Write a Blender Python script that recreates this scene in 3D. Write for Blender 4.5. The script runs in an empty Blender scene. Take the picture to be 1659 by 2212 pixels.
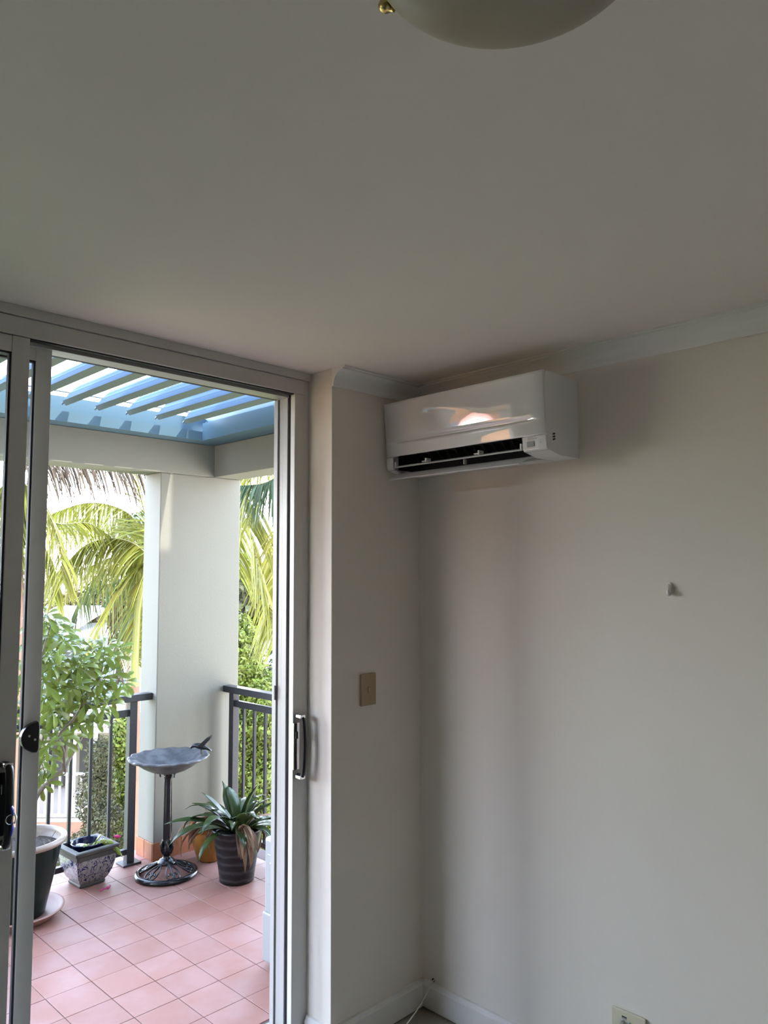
import bpy, bmesh, math, random
import numpy as np
from mathutils import Vector, Matrix
random.seed(7)
rng = np.random.default_rng(11)
S = bpy.context.scene
COL = S.collection
R = math.radians
# ---------------------------------------------------------------- camera
F, YAW, PIT, ROLL, CH = 1656.0, 0.787613, 0.081798, -0.003447, 1.68
cy_, sy_, cp_, sp_ = math.cos(YAW), math.sin(YAW), math.cos(PIT), math.sin(PIT)
FW = Vector((sy_*cp_, cy_*cp_, sp_)); RT = Vector((cy_, -sy_, 0)); UP = RT.cross(FW)
R2 = RT*math.cos(ROLL)+UP*math.sin(ROLL); U2 = UP*math.cos(ROLL)-RT*math.sin(ROLL)
cam = bpy.data.objects.new('camera', bpy.data.cameras.new('camera')); COL.objects.link(cam)
m = Matrix((R2, U2, -FW)).transposed().to_4x4(); m.translation = (0, 0, CH)
cam.matrix_world = m
cam.data.sensor_fit = 'VERTICAL'; cam.data.sensor_height = 36; cam.data.lens = F/2212*36
cam.data.clip_start = .02; cam.data.clip_end = 500
S.camera = cam
def ray(u, v):
    return R2*((u-829.5)/F)-U2*((v-1106)/F)+FW
O = Vector((0, 0, CH))
def at_x(u, v, X): d = ray(u, v); return O+d*(X/d.x)
def at_y(u, v, Y): d = ray(u, v); return O+d*(Y/d.y)
def at_z(u, v, z): d = ray(u, v); return O+d*((z-CH)/d.z)
FH = Vector((sy_, cy_, 0))
def at_d(u, v, D): d = ray(u, v); return O+d*(D/d.dot(FH))
# ---------------------------------------------------------------- world, sun, exposure
w = bpy.data.worlds.new('world'); S.world = w; w.use_nodes = True
nt = w.node_tree; nt.nodes.clear()
tc = nt.nodes.new('ShaderNodeTexCoord'); sx = nt.nodes.new('ShaderNodeSeparateXYZ')
cr = nt.nodes.new('ShaderNodeValToRGB'); bg = nt.nodes.new('ShaderNodeBackground'); wo = nt.nodes.new('ShaderNodeOutputWorld')
nt.links.new(tc.outputs['Generated'], sx.inputs[0]); nt.links.new(sx.outputs[2], cr.inputs[0])
nt.links.new(cr.outputs[0], bg.inputs[0]); nt.links.new(bg.outputs[0], wo.inputs[0])
cr.color_ramp.elements[0].position = 0.0; cr.color_ramp.elements[0].color = (.70, .66, .62, 1)
cr.color_ramp.elements[1].position = 1.0; cr.color_ramp.elements[1].color = (.19, .27, .43, 1)
e_ = cr.color_ramp.elements.new(.12); e_.color = (.83, .91, 1, 1)
e_ = cr.color_ramp.elements.new(.35); e_.color = (.46, .57, .77, 1)
bg.inputs[1].default_value = 15
sun = bpy.data.objects.new('sun', bpy.data.lights.new('sun', 'SUN')); COL.objects.link(sun)
sun.data.energy = 7.0; sun.data.angle = R(.53); sun.data.color = (1, .93, .80)
SUN_DIR = Vector((-.28, 1.0, -1.72)).normalized()          # travels from behind the building, over its roof
sun.rotation_euler = SUN_DIR.to_track_quat('-Z', 'Y').to_euler()
S.view_settings.view_transform = 'Standard'; S.view_settings.look = 'None'
S.view_settings.exposure = 0.75; S.view_settings.gamma = 1; S.view_settings.use_curve_mapping = False
S.cycles.max_bounces = 12; S.cycles.diffuse_bounces = 8; S.cycles.transparent_max_bounces = 16
S.cycles.use_denoising = True
S.cycles.caustics_reflective = False; S.cycles.caustics_refractive = False

# ---------------------------------------------------------------- materials
def mat(name, col, rough=.5, metal=0, noise=None, bump=None, coat=0, trans=0, var=0, island=0, ior=None):
    """noise=(scale, colour2, amount); bump=(scale, strength); var = per-object value jitter; island = per-leaf jitter"""
    M = bpy.data.materials.new(name); M.use_nodes = True
    n = M.node_tree.nodes; L = M.node_tree.links; p = n['Principled BSDF']
    p.inputs['Roughness'].default_value = rough; p.inputs['Metallic'].default_value = metal
    p.inputs['Coat Weight'].default_value = coat; p.inputs['Coat Roughness'].default_value = .03
    if ior: p.inputs['IOR'].default_value = ior
    src = None
    rgb = n.new('ShaderNodeRGB'); rgb.outputs[0].default_value = (*col, 1); src = rgb.outputs[0]
    if noise or bump:
        t = n.new('ShaderNodeTexCoord')
    if noise:
        sc, c2, am = noise
        nz = n.new('ShaderNodeTexNoise'); nz.inputs['Scale'].default_value = sc; nz.inputs['Detail'].default_value = 5
        L.new(t.outputs['Object'], nz.inputs['Vector'])
        rp = n.new('ShaderNodeMapRange'); rp.inputs[1].default_value = .4; rp.inputs[2].default_value = .65; rp.inputs[4].default_value = am
        L.new(nz.outputs[0], rp.inputs[0])
        mx = n.new('ShaderNodeMix'); mx.data_type = 'RGBA'; mx.inputs[7].default_value = (*c2, 1)
        L.new(rp.outputs[0], mx.inputs[0]); L.new(src, mx.inputs[6]); src = mx.outputs[2]
    if var or island:
        if island: g = n.new('ShaderNodeNewGeometry'); rv = g.outputs['Random Per Island']
        else: g = n.new('ShaderNodeObjectInfo'); rv = g.outputs['Random']
        k = island or var
        mr = n.new('ShaderNodeMapRange'); mr.inputs[3].default_value = 1-k; mr.inputs[4].default_value = 1+k
        L.new(rv, mr.inputs[0])
        vm = n.new('ShaderNodeHueSaturation'); L.new(mr.outputs[0], vm.inputs['Value']); L.new(src, vm.inputs['Color'])
        if island:
            m2 = n.new('ShaderNodeMapRange'); m2.inputs[3].default_value = .475; m2.inputs[4].default_value = .515
            L.new(rv, m2.inputs[0]); L.new(m2.outputs[0], vm.inputs['Hue'])
        src = vm.outputs[0]
    L.new(src, p.inputs['Base Color'])
    if bump:
        nb = n.new('ShaderNodeTexNoise'); nb.inputs['Scale'].default_value = bump[0]; nb.inputs['Detail'].default_value = 3
        L.new(t.outputs['Object'], nb.inputs['Vector'])
        bp = n.new('ShaderNodeBump'); bp.inputs['Strength'].default_value = bump[1]; bp.inputs['Distance'].default_value = .002
        L.new(nb.outputs[0], bp.inputs['Height']); L.new(bp.outputs[0], p.inputs['Normal'])
    if trans:
        tr = n.new('ShaderNodeBsdfTranslucent'); L.new(src, tr.inputs[0]); ms = n.new('ShaderNodeMixShader')
        ms.inputs[0].default_value = trans; L.new(p.outputs[0], ms.inputs[1]); L.new(tr.outputs[0], ms.inputs[2])
        L.new(ms.outputs[0], n['Material Output'].inputs[0])
    return M
def world_noise(m_):
    n = m_.node_tree.nodes; L = m_.node_tree.links; g = n.new('ShaderNodeNewGeometry')
    for x in n:
        if x.type == 'TEX_NOISE': L.new(g.outputs['Position'], x.inputs['Vector'])
def glass(name, tint=(1, 1, 1)):
    M = bpy.data.materials.new(name); M.use_nodes = True
    n = M.node_tree.nodes; L = M.node_tree.links; n.remove(n['Principled BSDF'])
    a = n.new('ShaderNodeBsdfTransparent'); a.inputs[0].default_value = (*tint, 1)
    b = n.new('ShaderNodeBsdfGlossy'); b.inputs['Roughness'].default_value = .01
    f = n.new('ShaderNodeFresnel'); f.inputs[0].default_value = 1.45; x = n.new('ShaderNodeMixShader')
    L.new(f.outputs[0], x.inputs[0]); L.new(a.outputs[0], x.inputs[1]); L.new(b.outputs[0], x.inputs[2])
    L.new(x.outputs[0], n['Material Output'].inputs[0]); return M
M = dict(
 wall=mat('wall_paint', (.76, .71, .63), .6, noise=(1.2, (.74, .695, .62), .6), bump=(260, .12)),
 wall_far=mat('darkened_wall_paint', (.42, .40, .36), .7),  # same wall paint, darkened on the unseen walls to cut bounced light
 ceiling=mat('ceiling_paint', (.83, .765, .715), .8, noise=(1.5, (.81, .75, .703), .7), bump=(220, .06)),
 cornice=mat('cornice_paint', (.80, .785, .75), .6),
 skirting=mat('skirting_gloss', (.74, .73, .70), .35, noise=(9, (.68, .66, .62), .6)),
 slab=mat('bare_screed', (.33, .31, .27), .85, noise=(9, (.24, .225, .19), .9), bump=(60, .6)),
 alu=mat('powdercoated_aluminium', (.56, .55, .53), .38, noise=(30, (.53, .52, .50), .4)),
 alu_light=mat('light_aluminium', (.36, .355, .345), .35),
 gasket=mat('black_rubber', (.012, .012, .02), .6),
 black=mat('black_powdercoat', (.012, .012, .014), .35),
 chrome=mat('chrome', (.8, .8, .8), .12, 1),
 screw=mat('screw_steel', (.55, .55, .52), .3, 1),
 glass=glass('clear_glass', (.97, .985, .98)),
 acwhite=mat('gloss_white_plastic', (.76, .76, .76), .05, coat=1),
 acbody=mat('satin_white_plastic', (.76, .77, .77), .4),
 acgroove=mat('grey_groove', (.42, .42, .42), .3),
 acdark=mat('outlet_black', (.01, .01, .012), .55),
 acflap=mat('flap_grey', (.62, .64, .66), .35),
 display=mat('display_grey', (.28, .28, .28), .25),
 logo=mat('logo_pink_grey', (.62, .54, .52), .4),
 dome=mat('opal_cream_glass', (.30, .265, .20), .35, noise=(7, (.27, .24, .18), .6), coat=.1),
 brass=mat('brass', (.55, .40, .16), .25, 1),
 beige=mat('beige_plastic', (.40, .29, .17), .4),
 beige2=mat('beige_plastic_light', (.50, .38, .24), .35),
 cream=mat('cream_plastic', (.62, .58, .42), .35),
 label_dark=mat('dark_label', (.03, .03, .04), .5),
 label_grey=mat('grey_label', (.35, .35, .35), .5),
 render=mat('painted_render', (.165, .162, .135), .75, noise=(2.0, (.153, .15, .125), .5), bump=(90, .25)),
 tile=mat('terracotta_tile', (.25, .118, .092), .45, noise=(5, (.295, .17, .148), .8), bump=(120, .15), var=.055),
 tile_edge=mat('terracotta_skirting', (.26, .095, .05), .4, noise=(20, (.30, .125, .07), .6), var=.12),
 grout=mat('grout', (.11, .075, .07), .9),
 rail=mat('charcoal_rail', (.035, .036, .042), .32, noise=(80, (.05, .05, .055), .5)),
 louver=mat('blue_grey_aluminium', (.050, .082, .120), .7, 0),
 pgframe=mat('blue_frame_aluminium', (.085, .145, .19), .4, .1),
 lip_bounce=mat('louver_lip_bounce_tint', (.13, .16, .15), .5),  # blade lips: lighter colour stands in for light bounced onto their shaded underside
 rod=mat('steel_rod', (.3, .33, .36), .3, .8),
 iron=mat('black_enamelled_iron', (.006, .007, .010), .22, coat=.2),
 bowl=mat('weathered_bowl', (.055, .057, .064), .45, noise=(14, (.13, .135, .145), .8), bump=(70, .35)),
 greenpot=mat('dark_green_glaze', (.0015, .008, .0065), .22, noise=(9, (.004, .012, .008), .7), coat=.4),
 potrim=mat('pale_pot_rim', (.23, .175, .14), .4),
 potin=mat('pot_interior', (.50, .48, .44), .6),
 soil=mat('soil', (.02, .015, .012), .95, noise=(60, (.06, .045, .035), .8), bump=(70, 1)),
 saucer=mat('terracotta_saucer', (.28, .15, .115), .55, noise=(12, (.22, .145, .125), .5)),
 ochre=mat('ochre_glaze', (.22, .095, .015), .2, noise=(8, (.30, .12, .02), .7), coat=.5),
 potrim2=mat('grey_stone_rim', (.07, .068, .064), .55, bump=(60, .5)),
 cobalt=mat('cobalt_glaze', (.004, .006, .03), .15, coat=.6),
 condenser=mat('condenser_white', (.27, .285, .29), .4),
 bark=mat('grey_bark', (.17, .14, .11), .8, noise=(30, (.11, .09, .07), .8), bump=(60, .6)),
 umbrella=mat('umbrella_leaf', (.125, .165, .03), .33, island=.3, trans=.35),
 brom=mat('bromeliad_leaf', (.022, .042, .014), .28, noise=(10, (.06, .08, .02), .7), var=.25, trans=.12),
 dryleaf=mat('dry_leaf', (.17, .095, .05), .7, noise=(18, (.25, .155, .09), .8), var=.2, trans=.2),
 cactus=mat('cactus_green', (.20, .32, .05), .4, noise=(20, (.32, .30, .06), .7), trans=.25),
 whitecactus=mat('pale_cactus', (.55, .62, .50), .4),
 pink=mat('magenta_petal', (.50, .02, .14), .5, trans=.2),
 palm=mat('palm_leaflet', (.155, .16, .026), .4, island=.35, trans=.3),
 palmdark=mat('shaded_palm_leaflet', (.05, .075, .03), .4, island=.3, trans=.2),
 palmdry=mat('dry_palm_leaflet', (.055, .04, .024), .7, island=.4, trans=.12),
 rachis=mat('palm_rachis', (.18, .16, .05), .5),
 shaft=mat('green_crownshaft', (.13, .145, .025), .4, noise=(3, (.16, .15, .045), .7)),
 trunk=mat('red_brown_trunk', (.15, .075, .05), .8, noise=(8, (.12, .065, .045), .8)),
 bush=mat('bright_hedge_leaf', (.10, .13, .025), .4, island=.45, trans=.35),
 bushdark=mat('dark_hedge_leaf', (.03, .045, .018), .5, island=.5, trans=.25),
 bushred=mat('russet_shrub_leaf', (.06, .06, .03), .5, island=.5, trans=.25),
 twig=mat('dark_twig', (.10, .07, .05), .8),
 hwhite=mat('white_house_paint', (.26, .25, .235), .6),
 hwall=mat('beige_house_wall', (.18, .155, .12), .8),
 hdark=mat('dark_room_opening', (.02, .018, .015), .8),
 hdeck=mat('pinkish_deck', (.20, .165, .14), .8),
 blueboard=mat('pale_blue_weatherboard', (.12, .19, .26), .6),
 roof=mat('pale_metal_roof', (.27, .245, .24), .5),
 orange=mat('orange_render', (.30, .145, .062), .8),
 redroof=mat('terracotta_roof', (.45, .14, .07), .8),
 grass=mat('grass', (.10, .14, .04), .95, noise=(.6, (.22, .18, .10), .8)),
 cord=mat('white_cord', (.70, .66, .58), .5),
 keyblue=mat('blue_key_cap', (.01, .02, .30), .4),
 facade=mat('facade_paint', (.35, .34, .30), .8),
)
world_noise(M['tile']); world_noise(M['tile_edge'])
for k_, v_ in (('greenpot', .18), ('rail', .3), ('iron', .35), ('cobalt', .3), ('potrim2', .2), ('brom', .3), ('umbrella', .3), ('bowl', .25), ('louver', .015), ('pgframe', .2), ('ochre', .35), ('bush', .2), ('bushdark', .15), ('bushred', .15), ('palm', .25), ('palmdark', .2), ('palmdry', .2), ('tile', .3), ('tile_edge', .3), ('black', .35)):
    M[k_].node_tree.nodes['Principled BSDF'].inputs['Specular IOR Level'].default_value = v_
for k_ in ('greenpot', 'iron', 'cobalt', 'ochre'): M[k_].node_tree.nodes['Principled BSDF'].inputs['Coat Weight'].default_value = .12
p_ = M['acwhite'].node_tree.nodes['Principled BSDF']; p_.inputs['Coat IOR'].default_value = 1.9; p_.inputs['IOR'].default_value = 1.8; p_.inputs['Coat Roughness'].default_value = .01
# striped dark pot and blue-and-white pot
def wave_pot():
    m_ = mat('charcoal_banded_glaze', (.03, .028, .03), .35, coat=0); m_.node_tree.nodes['Principled BSDF'].inputs['Specular IOR Level'].default_value = .25; n = m_.node_tree.nodes; L = m_.node_tree.links; p = n['Principled BSDF']
    t = n.new('ShaderNodeTexCoord'); wv = n.new('ShaderNodeTexWave'); wv.bands_direction = 'Z'; wv.inputs['Scale'].default_value = 6.5
    wv.inputs['Distortion'].default_value = 2.0; wv.inputs['Detail Scale'].default_value = 2.2; wv.inputs['Detail'].default_value = 3
    r = n.new('ShaderNodeValToRGB'); r.color_ramp.elements[0].position = .55; r.color_ramp.elements[0].color = (.009, .008, .009, 1)
    r.color_ramp.elements[1].position = 1; r.color_ramp.elements[1].color = (.028, .027, .029, 1)
    L.new(t.outputs['Object'], wv.inputs[0]); L.new(wv.outputs[1], r.inputs[0]); L.new(r.outputs[0], p.inputs['Base Color']); return m_
M['banded'] = wave_pot()
def scroll_pot():
    m_ = mat('blue_scroll_glaze', (.7, .7, .7), .25, coat=.3); n = m_.node_tree.nodes; L = m_.node_tree.links; p = n['Principled BSDF']
    t = n.new('ShaderNodeTexCoord'); nz = n.new('ShaderNodeTexNoise'); nz.inputs['Scale'].default_value = 20; nz.inputs['Detail'].default_value = 1.0
    nz.inputs['Distortion'].default_value = 2.6
    r = n.new('ShaderNodeValToRGB'); r.color_ramp.interpolation = 'CONSTANT'
    e = r.color_ramp.elements; e[0].color = (.24, .24, .235, 1); e[1].position = .47; e[1].color = (.012, .012, .09, 1)
    for po, c in ((.515, (.25, .25, .24, 1)), (.60, (.02, .015, .08, 1)), (.70, (.24, .24, .235, 1))): x = e.new(po); x.color = c
    L.new(t.outputs['Object'], nz.inputs[0]); L.new(nz.outputs[0], r.inputs[0]); L.new(r.outputs[0], p.inputs['Base Color']); return m_
M['scroll'] = scroll_pot()

# ---------------------------------------------------------------- mesh helpers
class MB:
    def __init__(s): s.v = []; s.f = []; s.sm = []
    def add(s, vs, fs, smooth=False):
        b = len(s.v); s.v += [tuple(v) for v in vs]; s.f += [tuple(i+b for i in f) for f in fs]; s.sm += [smooth]*len(fs); return s
    def box(s, a, b):
        x0, y0, z0 = a; x1, y1, z1 = b
        return s.add([(x0,y0,z0),(x1,y0,z0),(x1,y1,z0),(x0,y1,z0),(x0,y0,z1),(x1,y0,z1),(x1,y1,z1),(x0,y1,z1)],
              [(0,3,2,1),(4,5,6,7),(0,1,5,4),(1,2,6,5),(2,3,7,6),(3,0,4,7)])
    def prism(s, poly, axis, a, b, smooth=False):
        """poly = 2D outline; axis 0: poly is (y,z) extruded in x; 1: (x,z) in y; 2: (x,y) in z"""
        def P(p, t): return (t, p[0], p[1]) if axis == 0 else ((p[0], t, p[1]) if axis == 1 else (p[0], p[1], t))
        n = len(poly); vs = [P(p, a) for p in poly]+[P(p, b) for p in poly]
        s.add(vs, [tuple(range(n))[::-1], tuple(range(n, 2*n))])
        s.add(vs, [(i, (i+1) % n, n+(i+1) % n, n+i) for i in range(n)], smooth); return s
    def tube(s, pts, rad, n=8, cap=True, flat=1.0):
        pts = [Vector(p) for p in pts]; k = len(pts); rs = rad if isinstance(rad, (list, tuple)) else [rad]*k
        vs = []; up = None
        for i, p in enumerate(pts):
            t = (pts[min(i+1, k-1)]-pts[max(i-1, 0)]).normalized()
            if up is None: up = t.orthogonal().normalized()
            up = (up-t*up.dot(t)).normalized(); sd = t.cross(up)
            for j in range(n):
                a = 2*math.pi*j/n; vs.append(p+(up*math.cos(a)+sd*math.sin(a)*flat)*rs[i])
        fs = [(i*n+j, i*n+(j+1) % n, (i+1)*n+(j+1) % n, (i+1)*n+j) for i in range(k-1) for j in range(n)]
        s.add(vs, fs, True)
        if cap: s.add(vs[:n], [tuple(range(n))[::-1]]); s.add(vs[-n:], [tuple(range(n))])
        return s
    def lathe(s, prof, n=40, c=(0, 0), rf=None, closed=False):
        """prof [(r,z)]; rf(angle, r, z) -> (r,z)"""
        vs = []
        for r, z in prof:
            for j in range(n):
                a = 2*math.pi*j/n; q = rf(a, r, z) if rf else (r, z)
                vs.append((c[0]+q[0]*math.cos(a), c[1]+q[0]*math.sin(a), q[1]))
        k = len(prof); fs = []
        for i in range(k-1+(1 if closed else 0)):
            i2 = (i+1) % k
            for j in range(n): fs.append((i*n+j, i*n+(j+1) % n, i2*n+(j+1) % n, i2*n+j))
        return s.add(vs, fs, True)
    def mesh(s, name, mt, bevel=0, seg=2):
        me = bpy.data.meshes.new(name); me.from_pydata(s.v, [], s.f)
        me.polygons.foreach_set('use_smooth', s.sm); me.materials.append(mt); me.update(); return me
    def build(s, name, mt, parent=None, bevel=0, seg=2, loc=None, auto=False):
        me = s.mesh(name, mt)
        bm = bmesh.new(); bm.from_mesh(me)
        if bevel or auto: bmesh.ops.remove_doubles(bm, verts=bm.verts, dist=1e-6)
        bmesh.ops.recalc_face_normals(bm, faces=bm.faces); bm.to_mesh(me); bm.free()
        o = link(name, me, parent, loc)
        if bevel:
            md = o.modifiers.new('bevel', 'BEVEL'); md.width = bevel; md.segments = seg; md.limit_method = 'ANGLE'; md.angle_limit = R(40)
        return o
def link(name, me, parent=None, loc=None):
    o = bpy.data.objects.new(name, me); COL.objects.link(o)
    if parent is not None: o.parent = parent
    if loc is not None: o.location = loc
    return o
def tag(o, label=None, cat=None, group=None, kind=None):
    for k, v in (('label', label), ('category', cat), ('group', group), ('kind', kind)):
        if v: o[k] = v
    return o
def thing(name, label, cat, loc=(0, 0, 0), rz=0, group=None):
    o = bpy.data.objects.new(name, None); COL.objects.link(o); o.location = loc; o.rotation_euler.z = rz
    o.empty_display_size = .1; return tag(o, label, cat, group)
def struct(name, mb, mt, parent=None, bevel=0):
    o = mb.build(name, mt, parent, bevel)
    if parent is None: o['kind'] = 'structure'
    return o
def B(a, b): return MB().box(a, b)
def smooth_path(pts, n=6):
    """Catmull-Rom through pts"""
    P = [Vector(p) for p in pts]; P = [P[0]*2-P[1]]+P+[P[-1]*2-P[-2]]; out = []
    for i in range(1, len(P)-2):
        for k in range(n):
            t = k/n; a, b, c, d = P[i-1:i+3]
            out.append(.5*((2*b)+(c-a)*t+(2*a-5*b+4*c-d)*t*t+(3*b-a-3*c+d)*t**3))
    out.append(P[-2]); return out

# ================================================================ STRUCTURE
XR, YW, XS, YD, CZ = 2.335, 2.12, 1.857, 2.25, 2.45      # right wall, short back wall, door return, door plane, ceiling
XL, YB, DL = -2.6, -3.4, -.95
struct('floor', B((XL-.2, YB-.2, -.2), (XR+.2, 2.37, 0)), M['slab'])
struct('ceiling', B((XL-.2, YB-.2, CZ), (XR+.2, 2.37, CZ+.25)), M['ceiling'])
wr = struct('wall_right', B((XR, YB-.2, 0), (XR+.2, YW, CZ)), M['wall'])
struct('wall_back', MB().prism([(XS, YW), (XR+.2, YW), (XR+.2, 2.37), (XS, 2.37)], 2, 0, CZ), M['wall'], bevel=.002)
struct('wall_left', B((XL-.2, YB, 0), (XL, 2.37, CZ)), M['wall_far'])
struct('wall_rear', B((XL-.2, YB-.2, 0), (XR, YB, CZ)), M['wall_far'])
struct('wall_back_left', B((XL, 2.25, 0), (DL, 2.37, CZ)), M['wall'])
MB()
hl = MB().lathe([(0.0001, 0), (.0055, 0), (.0065, -.0004), (.0065, .001)], 16)  # dark disc stands in for the shade inside the hole
h = hl.build('cable_hole', M['acdark'], wr); h.matrix_world = Matrix.Translation(at_x(936, 2117, XR-.0006)) @ Matrix.Rotation(R(-90), 4, 'Y')
# unseen upper storey (sized to shade the balcony) and outside faces
struct('wall_upper_storey', B((-7, -3.4, CZ+.25), (4.6, 2.44, 5.25)), M['facade'])
struct('wall_sunblock_fin', B((3.08, 2.37, 5.25), (4.6, 2.44, 8.0)), M['facade'])  # unseen fin, added to cut off the sun on the balcony column
struct('wall_outside', B((XR+.2, YW, -3), (4.6, 2.40, CZ+.25)), M['render'])
struct('wall_outside_left', B((-7, 1.6, -3), (XL-.2, 2.40, CZ+.25)), M['render'])
# cornice: coved profile with a small top lip
def cove():
    p = [(0, 0), (0, -.066), (.003, -.069)]
    for k in range(9):
        a = R(90*k/8); p.append((.007+.052*(1-math.cos(a)), -.066+.055*math.sin(a)))
    return p+[(.059, -.006), (.070, -.006), (.070, 0)]
pr = cove()
struct('trim_1', MB().prism([(YW-a, CZ+b) for a, b in pr], 0, XS, XR-.001), M['cornice'])
struct('trim_2', MB().prism([(XR-a, CZ+b) for a, b in pr], 1, YB, YW-.001), M['cornice'])
# baseboards, a dark gap under them
def bb(t): return [(0, .008), (-t, .008), (-t, .088), (-t*.75, .092), (-t*.55, .104), (0, .106)]
struct('baseboard_right', MB().prism([(XR+a, z) for a, z in bb(.016)], 1, YB, YW-.016), M['skirting'])
struct('baseboard_back', MB().prism([(YW+a, z) for a, z in bb(.016)], 0, XS-.016, XR), M['skirting'])
struct('baseboard_side', MB().prism([(XS+a, z) for a, z in bb(.016)], 1, YW-.001, 2.245), M['skirting'])
struct('baseboard_left', MB().prism([(XL-a, z) for a, z in bb(.016)], 1, YB, 2.25), M['skirting'])

# ================================================================ DOOR
door = bpy.data.objects.new('door_1', None); COL.objects.link(door); door['kind'] = 'structure'
ZH = 2.366                                     # underside of the head
XJ = 1.785                                     # clear edge of the jamb
B((DL, 2.245, ZH), (XJ+.043, 2.37, 2.419)).build('head_fascia', M['alu'], door, .0015)
B((DL, 2.238, 2.4205), (XS, 2.37, CZ)).build('head_trim', M['alu'], door, .0015)
mb = B((DL, 2.256, ZH-.004), (XJ, 2.277, ZH)); mb.box((DL, 2.349, ZH-.012), (XJ, 2.362, ZH)); mb.build('brush_seal', M['gasket'], door)
B((DL, 2.283, ZH-.012), (XJ-.002, 2.346, ZH)).build('head_track', M['alu_light'], door, .001)
B((XJ, YD, 0), (XJ+.042, 2.275, ZH)).build('lock_stile', M['alu'], door, .0015)
B((XJ+.0435, YD+.003, 0), (XS, 2.37, ZH+.055)).build('jamb', M['alu'], door, .001)
B((XJ+.004, 2.275, 0), (XJ+.04, 2.290, ZH)).build('jamb_groove', M['gasket'], door)
mb = B((XJ-.003, 2.290, .02), (XJ+.04, 2.318, ZH-.002)); mb.box((XJ-.001, 2.320, .02), (XJ+.04, 2.342, ZH-.002)); mb.box((XJ-.007, 2.346, .02), (XJ+.04, 2.369, ZH-.002))
mb.build('outer_jamb', M['alu_light'], door, .0012)
k = at_y(598, 1521, 2.345)
B((XJ-.011, 2.343, 1.215), (XJ-.006, 2.352, 1.268)).build('latch_keeper', M['gasket'], door, .001)
mb = B((DL, 2.246, 0), (XJ+.04, 2.37, .022)); mb.box((DL, 2.262, .022), (XJ, 2.268, .034)); mb.box((DL, 2.308, .022), (XJ, 2.314, .034)); mb.box((DL, 2.350, .022), (XJ, 2.369, .060))
mb.build('sill', M['alu_light'], door, .001)
B((DL, 2.25, 0), (DL+.04, 2.37, ZH)).build('jamb', M['alu'], door, .001)

def panel(name, label, x0, x1, y0, y1, sw, z0=.036, z1=ZH-.002, mid=None, cat='door'):
    t = thing(name, label, cat, ((x0+x1)/2, (y0+y1)/2, z0))
    def bx(n, a, b, mt, bev=.0015):
        o = B(a, b).build(n, mt, t, bev); o.matrix_parent_inverse = Matrix.Translation(-Vector(t.location)); return o
    bx('stile', (x0, y0, z0), (x0+sw, y1, z1), M['alu']); bx('stile', (x1-sw, y0, z0), (x1, y1, z1), M['alu'])
    bx('top_rail', (x0+sw, y0+.001, z1-.048), (x1-sw, y1-.001, z1), M['alu']); bx('bottom_rail', (x0+sw, y0+.001, z0), (x1-sw, y1-.001, z0+.07), M['alu'])
    g = MB(); e = .006
    xa, xb, za, zb = x0+sw, x1-sw, z0+.07, z1-.048
    for q in (((xa, za), (xa+e, zb)), ((xb-e, za), (xb, zb)), ((xa, za), (xb, za+e)), ((xa, zb-e), (xb, zb))):
        g.box((q[0][0], y0+.004, q[0][1]), (q[1][0], y1-.004, q[1][1]))
    o = g.build('gasket', M['gasket'], t); o.matrix_parent_inverse = Matrix.Translation(-Vector(t.location))
    ym = (y0+y1)/2
    bx('glass_pane', (xa+.001, ym-.002, za+.001), (xb-.001, ym+.002, zb-.001), M['glass'], 0)
    return t
pA = panel('sliding_door_panel', 'sliding glass door panel with black pull handle, slid open at the left edge', -.36, .816, 2.252, 2.276, .049)
pB = panel('sliding_screen_panel', 'rear sliding door panel with black half-moon latch, just behind the handled panel', -.30, .898, 2.300, 2.322, .046)
pC = panel('sliding_door_panel', 'fixed glass door panel at the far left end of the doorway', DL+.04, -.34, 2.279, 2.297, .045)
def pull(parent, x, yb, zc, inv=None, plate='chrome', pw=.016, gr=.0105):
    """black bow handle with chrome end caps on a chrome plate"""
    h2 = .105
    def pb(o):
        if inv is not None: o.matrix_parent_inverse = inv
        return o
    pts = [(x+.006, yb-.006, zc-h2), (x+.010, yb-.030, zc-h2*.97), (x+.012, yb-.036, zc-h2*.6), (x+.013, yb-.038, zc), (x+.012, yb-.036, zc+h2*.6), (x+.010, yb-.030, zc+h2*.97), (x+.006, yb-.006, zc+h2)]
    hd = MB()
    pts2 = [Vector(p) for p in pts]
    hd.tube(smooth_path(pts2, 4), gr, 8, flat=.75)
    g = pb(hd.build('pull_handle', M['black'], parent))
    caps = MB(); caps.box((x-.004, yb-.036, zc+h2*.97), (x+.020, yb-.001, zc+h2*1.09)); caps.box((x-.004, yb-.036, zc-h2*1.09), (x+.020, yb-.001, zc-h2*.97))
    c = caps.build('end_cap', M['chrome'], g, .003)
    pl = B((x-.014-(pw-.016), yb-.008, zc-h2*.8), (x+pw, yb, zc+h2*.8)).build('back_plate', M[plate], g, .003)
    sn = MB().tube([(x-.006, yb-.016, zc+.055), (x-.006, yb-.016, zc+.03)], .005, 8); sn.build('snib', M['black'], g)
    if inv is not None:
        pass
    return g
pull(door, 1.796, YD, CH-.622)
invA = Matrix.Translation(-Vector(pA.location))
pull(pA, .778, 2.252, CH-.618, invA, 'black', .024, .014)
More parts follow.
